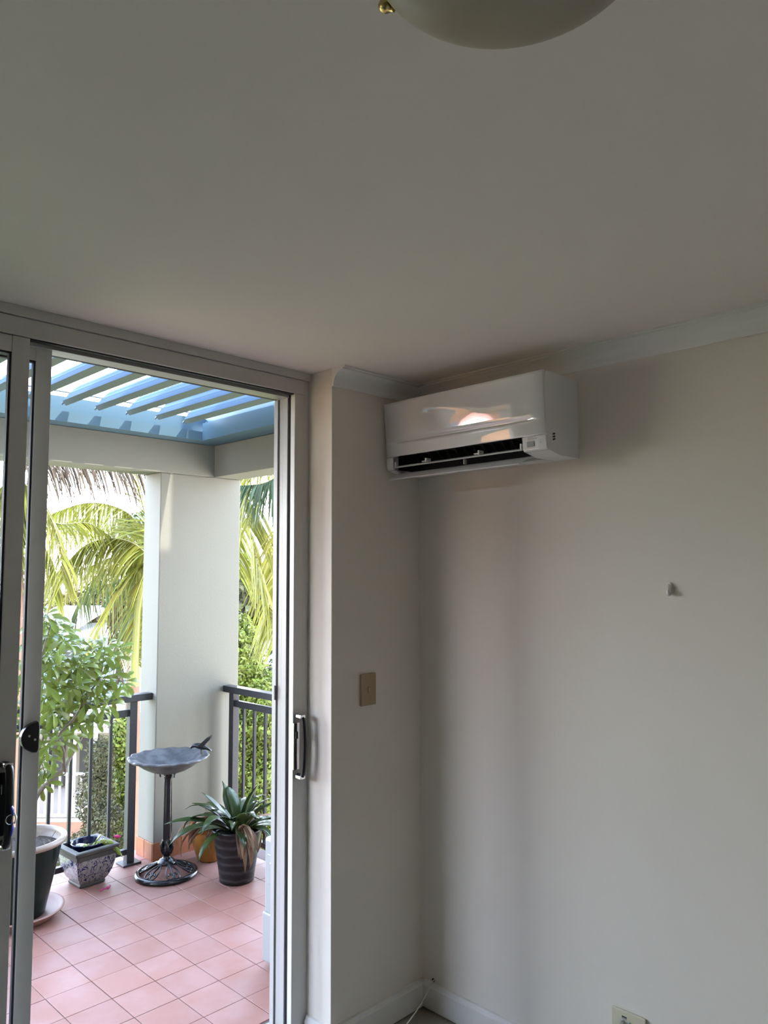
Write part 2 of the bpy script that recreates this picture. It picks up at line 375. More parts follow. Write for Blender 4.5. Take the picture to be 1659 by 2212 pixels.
# half-moon latch
invB = Matrix.Translation(-Vector(pB.location))
lp = [(.890, 1.262), (.892, 1.182)]
hm = [(.886, 1.266), (.870, 1.262)]+[(.889-.050*math.sin(R(a)), 1.222+.044*math.cos(R(a))) for a in range(35, 150, 12)]+[(.870, 1.180), (.884, 1.178), (.888, 1.19), (.889, 1.25)]
lt = MB().prism(hm, 1, 2.278, 2.2995).build('half_moon_latch', M['black'], pB, .003); lt.matrix_parent_inverse = invB
for dx, dz in ((-.026, .006), (-.010, -.006)):
    s_ = MB().tube([(.886+dx, 2.279, 1.222+dz), (.886+dx, 2.2755, 1.222+dz)], .0032, 10).build('screw', M['screw'], lt)
# keys hanging in the lock
kk = thing('key_set', 'blue capped keys on a small ring hanging from the black pull handle', 'keys', at_y(25, 1770, 2.20))
q = Vector(kk.location)
def kput(o): o.matrix_parent_inverse = Matrix.Translation(-q); return o
ring = [q+Vector((.013*math.cos(a)-.002, 0, .013*math.sin(a))) for a in np.linspace(0, 2*math.pi, 17)]
kput(MB().tube(ring, .0012, 6, cap=False).build('key_ring', M['chrome'], kk))
kput(MB().tube([q+Vector((-.002, 0, .034)), q+Vector((.002, 0, .024)), q+Vector((.003, 0, .010))], [.006, .0095, .006], 10, flat=.35).build('key_cap', M['keyblue'], kk))
kput(MB().tube([q+Vector((.001, -.002, -.010)), q+Vector((.003, 0, -.026)), q+Vector((.001, 0, -.042))], [.005, .0095, .006], 10, flat=.35).build('key_cap', M['keyblue'], kk))
kput(MB().tube([q+Vector((.008, 0, .016)), q+Vector((.012, 0, .002)), q+Vector((.008, 0, -.014))], [.003, .006, .003], 8, flat=.3).build('key_blade', M['chrome'], kk))
kput(MB().tube([q+Vector((-.004, .004, .034)), (q.x-.004, 2.214, q.z+.034)], .003, 8).build('key_blade', M['screw'], kk))

# ================================================================ WALL AIR CONDITIONER
ac = thing('air_conditioner', 'white split-system air conditioner high on the right wall near the corner', 'air conditioner', (XR, 1.74, 2.07))
inv = Matrix.Translation(-Vector(ac.location))
def acp(o): o.matrix_parent_inverse = inv; return o
Y0, Y1 = 1.372, 2.108
fx = XR-.222                                     # front of the casing
zt, zb = 2.352, 2.078
# casing (side profile in x,z)
prof = [(XR-.001, zt), (fx+.022, zt-.002), (fx+.014, zt-.03), (fx+.018, 2.20), (fx+.026, 2.12), (fx+.036, 2.088), (fx+.10, 2.076), (XR-.001, zb)]
for a, b in ((Y0, Y0+.100), (Y1-.030, Y1)):
    pass
def rounded(pf):
    return pf
cas = MB().prism([(x, z) for x, z in prof], 1, Y0, Y0+.094)
cas.prism(prof, 1, Y1-.036, Y1)
up_ = [(XR-.001, zt), (fx+.022, zt-.002), (fx+.014, zt-.03), (fx+.018, 2.22), (fx+.024, 2.155), (XR-.06, 2.155), (XR-.06, 2.14), (XR-.001, 2.14)]
cas.prism(up_, 1, Y0+.094, Y1-.036)
cas.prism([(XR-.001, 2.14), (XR-.06, 2.14), (XR-.085, 2.075), (XR-.001, zb)], 1, Y0+.094, Y1-.036)
acp(cas.build('casing', M['acbody'], ac, .003))
# front panel: gently bowed gloss skin
def front(z):
    t = (z-2.14)/(zt-2.14)
    return fx+.001+.0170*(1-min(max(t, 0), 1))-.0004*math.sin(3*math.pi*min(max(t, 0), 1))
zs = [2.139, 2.143, 2.152, 2.165, 2.18, 2.1885, 2.1895, 2.194, 2.1985, 2.1995, 2.215, 2.24, 2.27, 2.30, 2.325, 2.34, 2.349, 2.353]
fp = MB(); n = len(zs); Yn = [Y0+.001, Y0+.004, Y0+.055, Y0+.060]+list(np.linspace(Y0+.08, Y1-.08, 22))+[Y1-.060, Y1-.055, Y1-.004, Y1-.001]
vs = []
for i, y in enumerate(Yn):
    for j, z in enumerate(zs):
        x = front(z)+.0009*math.sin((y-Y0)*17+z*9)
        if 6 <= j <= 8 and 3 <= i <= len(Yn)-4: x += .0035        # long shallow finger groove
        if i in (0, len(Yn)-1): x += .003
        if j == n-1: x += .008
        vs.append((x, y, z))
fs = [(i*n+j, (i+1)*n+j, (i+1)*n+j+1, i*n+j+1) for i in range(len(Yn)-1) for j in range(n-1)]
fp.add(vs, fs, True)
# close the sheet with a back skin so it has real thickness
vb = [(min(x+.012, fx+.026), y, z) for (x, y, z) in vs]
N = len(vs); m_ = len(Yn)
fp2 = MB(); fp2.add(vs+vb, fs+[tuple(N+i for i in f)[::-1] for f in fs], True)
edge = [i*n for i in range(m_)]
fp2.add(vs+vb, [(edge[i], edge[i]+N, edge[i+1]+N, edge[i+1]) for i in range(m_-1)])
fp2.add(vs+vb, [(edge[i]+n-1, edge[i+1]+n-1, edge[i+1]+n-1+N, edge[i]+n-1+N) for i in range(m_-1)])
for i in (0, m_-1): fp2.add(vs+vb, [(i*n+j, i*n+j+1, i*n+j+1+N, i*n+j+N) for j in range(n-1)])
fpo = acp(fp2.build('front_panel', M['acwhite'], ac, auto=True))
gr = MB().box((front(2.194)+.0015, Y0+.062, 2.1905), (front(2.194)+.004, Y1-.062, 2.1915))
acp(gr.build('panel_groove', M['acgroove'], ac))
# lower right service cover and lower left cheek
lo = [(fx+.0165, 2.137), (fx+.034, 2.137), (fx+.040, 2.088), (fx+.028, 2.088), (fx+.021, 2.094)]
acp(MB().prism(lo, 1, Y0+.001, Y0+.094).build('lower_cover', M['acwhite'], ac, .002))
acp(MB().prism(lo, 1, Y1-.036, Y1-.001).build('lower_cover', M['acwhite'], ac, .002))
# outlet cavity
cv = MB(); cv.prism([(fx+.030, 2.150), (XR-.062, 2.150), (XR-.09, 2.085), (XR-.094, 2.085), (XR-.072, 2.1505)], 1, Y0+.094, Y1-.036)
cv.box((fx+.05, Y0+.092, 2.09), (XR-.07, Y0+.095, 2.155)); cv.box((fx+.05, Y1-.037, 2.09), (XR-.07, Y1-.034, 2.155))
cv.box((fx+.022, Y0+.094, 2.148), (XR-.06, Y1-.036, 2.1545))
acp(cv.build('outlet_cavity', M['acdark'], ac))
for i in range(14):
    y = Y0+.125+i*.042
    acp(MB().prism([(fx+.06, 2.147), (fx+.11, 2.147), (fx+.115, 2.11), (fx+.08, 2.12)], 1, y, y+.002).build('vane', M['acdark'], ac))
# upper flap (just inside the slot) and lower flap (swung down and forward)
acp(MB().prism([(fx+.018, 2.098), (fx+.022, 2.094), (fx+.052, 2.104), (fx+.052, 2.108)], 1, Y0+.097, Y1-.04).build('air_flap', M['acflap'], ac, .001))
acp(MB().prism([(fx-.002, 2.049), (fx+.001, 2.045), (fx+.048, 2.068), (fx+.092, 2.078), (fx+.092, 2.084), (fx+.046, 2.074)], 1, Y0+.095, Y1-.026).build('air_flap', M['acflap'], ac, .001))
for y in (Y0+.28, Y0+.53):
    mb = B((fx+.022, y, 2.102), (fx+.050, y+.006, 2.118)); mb.box((fx+.030, y+.005, 2.106), (fx+.04, y+.03, 2.110)); acp(mb.build('flap_hinge', M['acbody'], ac, .001))
for y, z, dx in ((Y0+.37, 2.080, .052), (Y0+.1, 2.1, .02), (Y1-.05, 2.1, .02)):
    acp(B((fx+dx, y, z), (fx+dx+.014, y+.006, z+.018)).build('flap_hinge', M['acbody'], ac, .001))
fl = [front(2.139)+.001]
acp(B((fx+.0165, Y0+.046, 2.103), (fx+.021, Y0+.075, 2.120)).build('display', M['display'], ac, .001))
mb = MB()
for z in (2.112, 2.119): mb.box((fx+.0165, Y0+.022, z), (fx+.021, Y0+.025, z+.0025))
acp(mb.build('indicator_light', mat('indicator_white', (.9, .9, .9), .3), ac))
# maker's mark: small blurred lettering
mb = MB(); xx = Y0+.074
for k_, (wd, hh) in enumerate(((.006, .010), (.004, .008), (.005, .006), (.005, .009), (.004, .006), (.005, .009), (.003, .005))):
    mb.box((fx+.0165, xx-wd, 2.126), (fx+.0185, xx-wd+.0035 if wd > .0045 else xx-wd+.0025, 2.126+hh*.9)); xx -= wd+.001
acp(mb.build('lettering', M['logo'], ac))
mb = MB()
for i in range(3): mb.prism([(XR-.222+.058, 2.146-i*.009), (XR-.222+.064, 2.146-i*.009), (XR-.222+.062, 2.140-i*.009), (XR-.222+.056, 2.140-i*.009)], 1, Y0-.0006, Y0+.001); mb.prism([(XR-.222+.066, 2.148-i*.009), (XR-.222+.072, 2.148-i*.009), (XR-.222+.070, 2.142-i*.009), (XR-.222+.064, 2.142-i*.009)], 1, Y0-.0006, Y0+.001)
acp(mb.build('side_slot', M['acdark'], ac))

# ================================================================ CEILING LIGHT
lc = (.668, .462)
cl = thing('ceiling_light', 'round opal glass ceiling light with a brass clip at the top edge', 'ceiling light', (lc[0], lc[1], CZ))
inv2 = Matrix.Translation(-Vector(cl.location))
o = MB().lathe([(.001, CZ-.001), (.135, CZ-.001), (.140, CZ-.010), (.140, CZ-.055), (.134, CZ-.060), (.001, CZ-.060)], 56, lc).build('base_plate', M['cornice'], cl); o.matrix_parent_inverse = inv2
dp = [(.157, CZ-.052), (.161, CZ-.056), (.162, CZ-.062)]+[(.162*math.cos(R(a)), CZ-.062-.062*math.sin(R(a))) for a in range(6, 91, 6)]
dp[-1] = (.0005, CZ-.124)
o = MB().lathe(dp, 72, lc).build('glass_dish', M['dome'], cl); o.matrix_parent_inverse = inv2
md = o.modifiers.new('thick', 'SOLIDIFY'); md.thickness = .003; md.offset = -1
for a0 in (98, 218, 338):
    a = R(a0); d = Vector((math.cos(a), math.sin(a), 0)); b = Vector((lc[0], lc[1], CZ-.060))
    mb = MB().tube([b+d*.136, b+d*.172], .004, 8)
    mb.tube([b+d*.163+Vector((0, 0, .012)), b+d*.172+Vector((0, 0, .004)), b+d*.172-Vector((0, 0, .006)), b+d*.162-Vector((0, 0, .012))], .003, 6)
    mb.tube([b+d*.166, b+d*.170, b+d*.177, b+d*.182, b+d*.184], [.009, .0095, .009, .006, .002], 12)
    o = mb.build('brass_clip', M['brass'], cl); o.matrix_parent_inverse = inv2

# ================================================================ SMALL WALL THINGS
p0 = at_y(793, 1489, YW)
sw = thing('light_switch', 'beige single rocker light switch on the short wall beside the door return', 'light switch', (p0.x, YW, p0.z))
B((-.0385, -.010, -.059), (.0385, -.0003, .059)).build('plate', M['beige'], sw, .003)
B((-.0065, -.0145, -.010), (.0045, -.010, .010)).build('rocker', M['beige2'], sw, .0015)
p0 = at_x(1358, 2192, XR)
tv = thing('socket_plate', 'cream antenna socket plate with two metal connectors low on the right wall', 'wall plate', (XR, 1.243, .272))
B((-.009, -.058, -.037), (-.0003, .058, .037)).build('plate', M['cream'], tv, .0035)
for y in (.018, -.003):
    MB().tube([(-.009, y, .004), (-.011, y, .004), (-.0111, y, .004), (-.021, y, .004)], [.0062, .0062, .0045, .0045], 14).build('connector', M['screw'], tv)
B((-.0094, .005, .016), (-.0088, .022, .0205)).build('sticker', M['label_dark'], tv)
B((-.0094, .005, .011), (-.0088, .022, .0155)).build('sticker', M['label_grey'], tv)
p0 = at_x(1448, 1272, XR)
hk = thing('wall_hook', 'small white adhesive hook on the right wall', 'hook', tuple(p0))
MB().prism([(.009*math.cos(a)*1.0, .020*math.sin(a)) for a in np.linspace(0, 2*math.pi, 21)[:-1]], 0, -.004, -.0002).build('backing', M['cornice'], hk, .001)
MB().tube(smooth_path([(-.004, 0, .011), (-.010, 0, .004), (-.007, 0, -.010), (-.012, 0, -.018), (-.020, 0, -.014), (-.019, 0, -.005)], 4), [.006]*8+[.0055]*5+[.005]*5+[.0045]*3, 8, flat=.8).build('hook_arm', M['cornice'], hk)
# loose cord from the hole to the floor
a = at_x(936, 2117, XR-.004)
fl_ = at_z(878, 2214, .07)
cb = MB().tube(smooth_path([a+Vector((.006, 0, 0)), a+Vector((-.008, -.002, -.004)), at_z(925, 2140, a.z-.018), at_z(902, 2180, .088), fl_, at_z(850, 2260, .004), at_z(800, 2330, .004), at_z(790, 2450, .004)], 8), .0021, 6)
tag(cb.build('cord', M['cord']), 'thin white cord coming out of a hole above the skirting in the corner', 'cord')

# ================================================================ BALCONY
ZF = -.06                                       # balcony tile surface
TS = .1945; TX, TY = 1.7496, 3.9147             # joint grid
bal = bpy.data.objects.new('floor_balcony', None); COL.objects.link(bal); bal['kind'] = 'structure'
B((-1.23, 2.37, ZF-.22), (3.03, 4.705, ZF-.004)).build('slab', M['grout'], bal)
B((DL, 2.371, ZF), (XS, 2.43, 0)).build('door_step', M['tile_edge'], bal, .003)
tm = MB().box((-TS/2+.0016, -TS/2+.0016, -.012), (TS/2-.0016, TS/2-.0016, 0)).build('tile', M['tile'], bal, .0012, 1)
bpy.context.view_layer.update()
me = bpy.data.meshes.new_from_object(tm.evaluated_get(bpy.context.evaluated_depsgraph_get())); tm.modifiers.clear(); tm.data = me
first = True; cnt = 0
for i in range(-13, 8):
    for j in range(-8, 6):
        x = TX+(i+.5)*TS; y = TY+(j+.5)*TS*.993
        if y-TS/2 < 2.37 or y+TS/2 > 4.71 or x+TS/2 > 3.10 or x-TS/2 < -1.24: continue
        if cnt >= 296: continue
        cnt += 1
        if first: o = tm; first = False
        else: o = link('tile', me, bal)
        o.location = (x, y, ZF+random.uniform(-.0006, .0006)); o.rotation_euler = (random.uniform(-.002, .002), random.uniform(-.002, .002), 0)
# column and beams
XC0, XC1, YC0, YC1, ZS = 2.43, 3.033, 4.42, 4.625, 2.337
XB = 2.822
colm = struct('wall_balcony_column', B((XC0, YC0, ZF-.2), (XC1, YC1, ZS)), M['render'], bevel=.004)
def sk(x0, x1, y0, y1):
    B((x0, y0, ZF), (x1, y1, ZF+.107)).build('skirting_tile', M['tile_edge'], colm, .0015)
xx = XC0-.008
while xx < XC1:
    sk(xx, min(xx+TS-.003, XC1), YC0-.009, YC0-.0005); xx += TS
sk(XC0-.009, XC0-.0005, YC0+.002, YC0+.1); sk(XC0-.009, XC0-.0005, YC0+.103, YC1)
struct('wall_balcony_beam', MB().box((-1.23, YC0, ZS), (XC1, YC1, 2.55)), M['render'], bevel=.004)
struct('wall_side_beam', MB().box((XB, 2.40, ZS), (XC1, YC0, 2.55)), M['render'], bevel=.004)
# far-left end of the balcony
struct('wall_left_column', MB().prism([(-1.23, 4.20), (-1.02, 4.20), (-1.02, YC0), (-.58, YC0), (-.58, YC1), (-1.23, YC1)], 2, ZF-.2, ZS), M['render'], bevel=.004)
struct('wall_left_beam', B((-1.23, 2.40, ZS), (-1.02, 4.1995, 2.55)), M['render'], bevel=.004)
struct('wall_left_beam_end', B((-1.23, 4.20, ZS), (-1.02, YC0-.0005, 2.55)), M['render'])
# hairline crack along the beam joint
mb = MB().tube(smooth_path([at_y(345+d, 1022+e, YC0-.0005) for d, e in ((0, 0), (25, 2), (52, 5), (90, 10), (118, 9), (150, 12), (174, 13))], 3), .0008, 4)
tag(mb.build('wall_crack', M['twig'], colm))
# ---- pergola
pg = thing('pergola', 'blue-grey aluminium louvred pergola roof over the tiled balcony', 'pergola', (.5, 3.4, 2.55))
ip = Matrix.Translation(-Vector(pg.location))
def pp(o): o.matrix_parent_inverse = ip; return o
YF, XF = 4.30, 2.652
fr = MB()
fr.box((-1.02, YF, 2.551), (XC1, 4.44, 2.558)); fr.box((-1.02, YF, 2.558), (XF, YF+.004, 2.605)); fr.box((-1.02, YF, 2.605), (XF+.1, 4.345, 2.609))
fr.box((-1.02, 4.345, 2.605), (XF+.1, 4.35, 2.70)); fr.box((-1.02, 4.345, 2.70), (XF+.1, 4.44, 2.704))
pp(fr.build('front_gutter', M['pgframe'], pg))
fs_ = MB(); fs_.box((XF, 2.472, 2.551), (2.845, YF, 2.557)); fs_.box((XF, 2.472, 2.557), (XF+.004, YF, 2.66)); fs_.box((XF+.05, 2.472, 2.66), (XF+.055, 4.345, 2.80)); fs_.box((XF, 2.472, 2.66), (XF+.055, YF, 2.664))
pp(fs_.build('side_beam', M['pgframe'], pg))
pp(MB().box((-1.02, 2.441, 2.551), (XF, 2.47, 2.72)).build('wall_beam', M['pgframe'], pg))
pp(MB().tube([(-1.0, 4.262, 2.712), (XF-.02, 4.262, 2.712)], .005, 8).build('drive_rod', M['rod'], pg))
def louver_mb():
    prf = [(.001, .022), (.005, .022), (.030, .058), (.036, .060), (.035, .066), (.060, .090), (.066, .092), (.065, .098), (.086, .120), (.083, .123), (.060, .101), (.058, .096), (.030, .068), (.028, .063), (.001, .026)]
    return MB().prism(prf, 1, 2.475, 4.243)
lv = louver_mb().mesh('louver', M['louver'])
bm = bmesh.new(); bm.from_mesh(lv); bmesh.ops.recalc_face_normals(bm, faces=bm.faces); bm.to_mesh(lv); bm.free()
lip = MB().prism([(-.001, .024), (.018, 0), (.024, .001), (.006, .024)], 1, 2.475, 4.243).mesh('louver_lip', M['lip_bounce'])
brk = MB().prism([(0, 0), (.075, .085), (.068, .092), (.055, .088), (-.004, .008)], 1, 4.2445, 4.25).mesh('bracket', M['rod'])
for i in range(-14, 5):
    o = link('louver', lv, pg); o.location = Vector((1.722+.1895*(i+0), 0, 2.63))-Vector(pg.location)
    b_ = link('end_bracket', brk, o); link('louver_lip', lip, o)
# dry strands caught on the roof
dl = thing('dry_palm_debris', 'dry brown palm strands caught in the pergola corner', 'dry leaves', tuple(at_y(500, 880, 4.18)))
random.seed(3)
for (u, v, Y, L_) in ((500, 868, 4.20, .16), (512, 872, 4.15, .2), (492, 880, 4.22, .14), (520, 880, 4.1, .17), (505, 900, 4.25, .18), (445, 905, 4.26, .15), (440, 860, 4.05, .12), (352, 812, 3.9, .12), (530, 886, 4.16, .12), (515, 905, 4.24, .16), (498, 855, 4.0, .14), (508, 888, 4.22, .15)):
    p = at_y(u, v, Y); a = random.uniform(-1, 1); pts = [p+Vector((a*.3*t*L_+random.uniform(-.012, .012), random.uniform(-.01, .01), (.5-t)*L_)) for t in (0, .25, .5, .75, 1)]
    o = MB().tube(smooth_path(pts, 4), .0018, 5).build('strand', M['palmdry' if random.random() < .4 else 'dryleaf'], dl); o.matrix_parent_inverse = Matrix.Translation(-Vector(dl.location))
# ---- railings
def railing(label, post_xy, dirv, first_b, nb, step, length, start, off=0):
    """local x runs along the rail from its column end"""
    t = thing('balcony_railing', label, 'railing', (start[0], start[1], ZF), math.atan2(dirv[1], dirv[0]))
    B((0, -.033, .968), (length, .033, 1.010)).build('handrail', M['rail'], t, .004)
    B((post_xy+.02, -.012, .880), (length, .012, .922)).build('mid_rail', M['rail'], t, .002)
    B((post_xy+.02, -.016, .060), (length, .016, .092)).build('bottom_rail', M['rail'], t, .002)
    B((post_xy-.024, -.024, .006), (post_xy+.024, .024, .968)).build('post', M['rail'], t, .002)
    B((post_xy-.058, -.05, 0), (post_xy+.058, .05, .012)).build('base_plate', M['rail'], t, .002)
    if length > 3:
        for px in (1.5, 2.88):
            B((px-.024, -.024, .006), (px+.024, .024, .968)).build('post', M['rail'], t, .002)
    bmh = MB().box((-.0085, -.0085, .09), (.0085, .0085, .882)).build('baluster', M['rail'], t, .001, 1)
    bmh.location.x = first_b
    for i in range(1, nb):
        o = bmh.copy(); COL.objects.link(o); o.location.x = first_b+i*step
    return t
railing('charcoal metal balcony railing left of the column, behind the potted plants', .120, (-1, 0), .255, 23, .1195, 3.005, (XC0-.001, 4.495))
railing('charcoal metal railing across the open far-left end of the balcony', .085, (0, -1), .200, 14, .1155, 1.75, (-1.125, 4.199))
railing('charcoal metal balcony railing right of the column, behind the bromeliad pot', .085, (0, -1), .200, 15, .1155, 2.0, (2.945, YC0-.001))

# ================================================================ BIRD BATH
bb_ = thing('bird_bath', 'black cast iron bird bath with a scalloped grey bowl and perched bird', 'bird bath', (2.38, 4.17, ZF))
MB().lathe([(.150, .004), (.176, .002), (.180, .010), (.178, .020), (.170, .027), (.158, .028), (.150, .020), (.146, .012)], 64, closed=True).build('base_ring', M['iron'], bb_)
dm = MB().lathe([(.020, .100), (.036, .096), (.042, .088), (.052, .080), (.056, .070), (.050, .066), (.03, .066)], 32)
dm.build('collar', M['iron'], bb_)
for k_ in range(6):
    a = 2*math.pi*k_/6+.3; ca, sa = math.cos(a), math.sin(a)
    def PT(r, t, z): return (r*ca-t*sa, r*sa+t*ca, z)
    def dz(r): return .014+.062*max(0, 1-(r-.04)/.115)**.8
    mb = MB()
    for sg in (1, -1):
        path = [(.046, sg*.004), (.072, sg*.020), (.104, sg*.034), (.134, sg*.034), (.146, sg*.018), (.136, sg*.004), (.118, sg*.006), (.112, sg*.017), (.122, sg*.024)]
        mb.tube(smooth_path([PT(r, t, dz(r)) for r, t in path], 4), .0048, 6)
    mb.build('scroll', M['iron'], bb_)
    MB().tube(smooth_path([PT(r, t, dz(r)) for r, t in ((.05, 0), (.08, .002), (.11, 0), (.155, 0))], 3), [.006]*4+[.005]*4+[.004]*2, 6).build('rib', M['iron'], bb_)
def flute(a, r, z): return (r*(1+.09*math.cos(8*a)), z) if .20 < z < .56 else (r, z)
pd = [(.03, .088), (.032, .096), (.024, .102), (.021, .112), (.026, .120), (.031, .134), (.034, .150), (.030, .166), (.026, .180), (.030, .192), (.026, .200), (.0255, .215), (.024, .35), (.0225, .50), (.021, .545), (.027, .560), (.031, .570), (.034, .582)]
MB().lathe(pd, 48, rf=flute).build('pedestal', M['iron'], bb_)
for k_ in range(6):
    a = 2*math.pi*k_/6; d = Vector((math.cos(a), math.sin(a), 0))
    MB().tube([d*.028+Vector((0, 0, .200)), d*.036+Vector((0, 0, .176)), d*.034+Vector((0, 0, .150)), d*.029+Vector((0, 0, .125))], [.003, .009, .008, .002], 8).build('leaf_moulding', M['iron'], bb_)
def scal(a, r, z):
    k = max(0, (r-.15)/.08); s = abs(math.sin(8*a)); return (r*(1+.035*k*s), z-.006*k*(1-s))
bw = [(.0005, .580), (.034, .580), (.07, .588), (.11, .602), (.15, .624), (.18, .648), (.200, .662), (.219, .666), (.228, .674), (.226, .681), (.214, .683), (.198, .677), (.188, .676), (.180, .672), (.16, .654), (.12, .630), (.07, .612), (.0005, .606)]
bo = MB().lathe(bw, 128, rf=scal).build('bowl', M['bowl'], bb_)
mb = MB()
for k_ in range(5):
    a = 2*math.pi*k_/5; mb.tube([(math.cos(a)*.03, math.sin(a)*.03, .582), (math.cos(a)*.05, math.sin(a)*.05, .580), (math.cos(a)*.044, math.sin(a)*.044, .560)], .005, 6)
mb.build('bracket', M['iron'], bb_)
# cast bird perched on the rim
def skinned(name, verts, edges, radii, mt, parent, sub=2, loc=None):
    me_ = bpy.data.meshes.new(name); me_.from_pydata(verts, edges, []); o = link(name, me_, parent, loc)
    me_.materials.append(mt); o.modifiers.new('skin', 'SKIN').use_smooth_shade = True
    for v, r in zip(me_.skin_vertices[0].data, radii): v.radius = r if isinstance(r, tuple) else (r, r)
    me_.skin_vertices[0].data[0].use_root = True
    s = o.modifiers.new('sub', 'SUBSURF'); s.levels = sub; s.render_levels = sub; return o
rim = at_d(424, 1606, (Vector((2.38, 4.17, 0)).dot(FH))-.03)
bl = Vector((2.38+.15, 4.17-.14, 0)); bird_at = Vector((.145, -.115, .684))
bdv = [(0, 0, .028), (-.012, 0, .034), (-.026, 0, .036), (-.036, 0, .030), (-.043, 0, .022), (.014, 0, .028), (.028, 0, .022), (.044, 0, .012)]
bde = [(0, 1), (1, 2), (2, 3), (3, 4), (0, 5), (5, 6), (6, 7)]
bird = skinned('bird_figurine', bdv, bde, [.013, .012, .010, .007, .002, .011, .006, (.009, .003)], M['iron'], bb_, 2, bird_at)
bird.rotation_euler.z = YAW*-1; bird.scale = (1.45, 1.45, 1.45)
for sg in (1, -1):
    MB().prism([(-.012, .034), (.002, .046), (.022, .064), (.044, .076), (.040, .062), (.020, .040), (.004, .028)], 1, sg*.010-.002, sg*.010+.002).build('wing', M['iron'], bird, .001)
    MB().tube([(.002, sg*.006, .02), (.004, sg*.006, 0)], .0022, 6).build('leg', M['iron'], bird)

# ================================================================ POTS
def pot(name, label, loc, prof, mt, n=56):
    t = thing(name, label, 'plant pot', loc); MB().lathe(prof, n).build('vessel', mt, t); return t
# dark banded pot with bromeliad
dk = pot('plant_pot', 'charcoal glazed tapered pot with faint bands, holding the strappy bromeliad', (2.625, 3.815, ZF),
    [(.0005, .002), (.094, .002), (.098, .008), (.100, .03), (.104, .06), (.118, .15), (.132, .228), (.142, .279), (.150, .287), (.152, .297), (.147, .303), (.139, .299), (.136, .287), (.128, .26), (.0005, .255)], M['banded'])
MB().lathe([(.0005, .270), (.06, .273), (.12, .266), (.13, .260)], 32).build('soil', M['soil'], dk)
def strap_leaf(base, az, elev, L, wd, droop, mt, n=9, tipdrop=0, fold=.25, name='leaf', parent=None, twist=0):
    d = Vector((math.cos(az), math.sin(az), 0)); sd = Vector((-math.sin(az), math.cos(az), 0)); vs = []
    p = Vector(base); e = elev
    for i in range(n+1):
        t = i/n; ww = wd*(.62+.5*math.sin(math.pi*min(t*1.15, 1)*.8))*(1-max(0, t-.72)/.28)**.8 if t < 1 else .0006
        tw = sd*math.cos(twist*t)+Vector((0, 0, 1))*math.sin(twist*t)
        nrm = (d*(-math.sin(e))+Vector((0, 0, math.cos(e))))
        vs += [p-tw*ww+nrm*ww*fold, p-nrm*.0006, p+tw*ww+nrm*ww*fold]
        p = p+(d*math.cos(e)+Vector((0, 0, math.sin(e))))*(L/n); e -= (droop+tipdrop*t*t)*(1/n)
    fs = []
    for i in range(n): fs += [(i*3, i*3+1, i*3+4, i*3+3), (i*3+1, i*3+2, i*3+5, i*3+4)]
    o = MB().add(vs, fs, True).build(name, mt, parent); md_ = o.modifiers.new('t', 'SOLIDIFY'); md_.thickness = .0012; return o
br = thing('bromeliad', 'strappy green bromeliad with browned lower leaves in the charcoal pot', 'plant', (2.625, 3.815, ZF+.268))
random.seed(21)
for i in range(46):
    az = i*2.399+random.uniform(-.5, .5); inner = i/46; el = R(80-62*(1-inner)+random.uniform(-7, 7)) if inner > .25 else R(random.uniform(25, 45))
    L = random.uniform(.22, .40)*(1.0 if inner < .7 else .88)
    r0 = .045*(1-inner)+.01
    strap_leaf((r0*math.cos(az), r0*math.sin(az), random.uniform(-.01, .01)), az, el, L, random.uniform(.018, .029), random.uniform(.5, 1.9)*(1.1-inner*.5), M['brom'], tipdrop=random.choice((0, .5, 1.5, 3.5)), parent=br, twist=random.uniform(-.3, .3))
for i in range(46):
    az = i*2.1+random.uniform(-.3, .3); L = random.uniform(.16, .38)
    strap_leaf((.05*math.cos(az), .05*math.sin(az), .005), az, R(random.uniform(8, 50)), L, random.uniform(.007, .016), random.uniform(1.2, 2.6), M['dryleaf'], tipdrop=random.uniform(.2, 2.5), fold=.7, name='dry_leaf', parent=br, twist=random.uniform(-1.2, 1.2))
# ochre pot behind
oc = pot('plant_pot', 'glossy ochre glazed pot with dark foot against the column', (2.69, 4.205, ZF),
    [(.0005, .004), (.066, .004), (.072, .012), (.086, .05), (.101, .10), (.110, .145), (.112, .175), (.108, .190), (.116, .198), (.126, .206), (.126, .213), (.116, .214), (.104, .200), (.100, .18), (.0005, .178)], M['ochre'])
MB().lathe([(.0005, .186), (.05, .190), (.100, .184)], 32).build('soil', M['soil'], oc)
mb = MB()
for k_ in range(3): a = 2*math.pi*k_/3; mb.lathe([(.0003, 0), (.012, 0), (.012, .006), (.0003, .006)], 12, (.05*math.cos(a), .05*math.sin(a)))
mb.build('foot', M['iron'], oc)
random.seed(5)
for i in range(9):
    az = random.uniform(2.2, 5.2); strap_leaf((0, 0, .19), az, R(random.uniform(40, 70)), random.uniform(.16, .3), .007, random.uniform(1.6, 2.6), M['dryleaf'], tipdrop=1.5, fold=.6, name='dry_leaf', parent=oc)
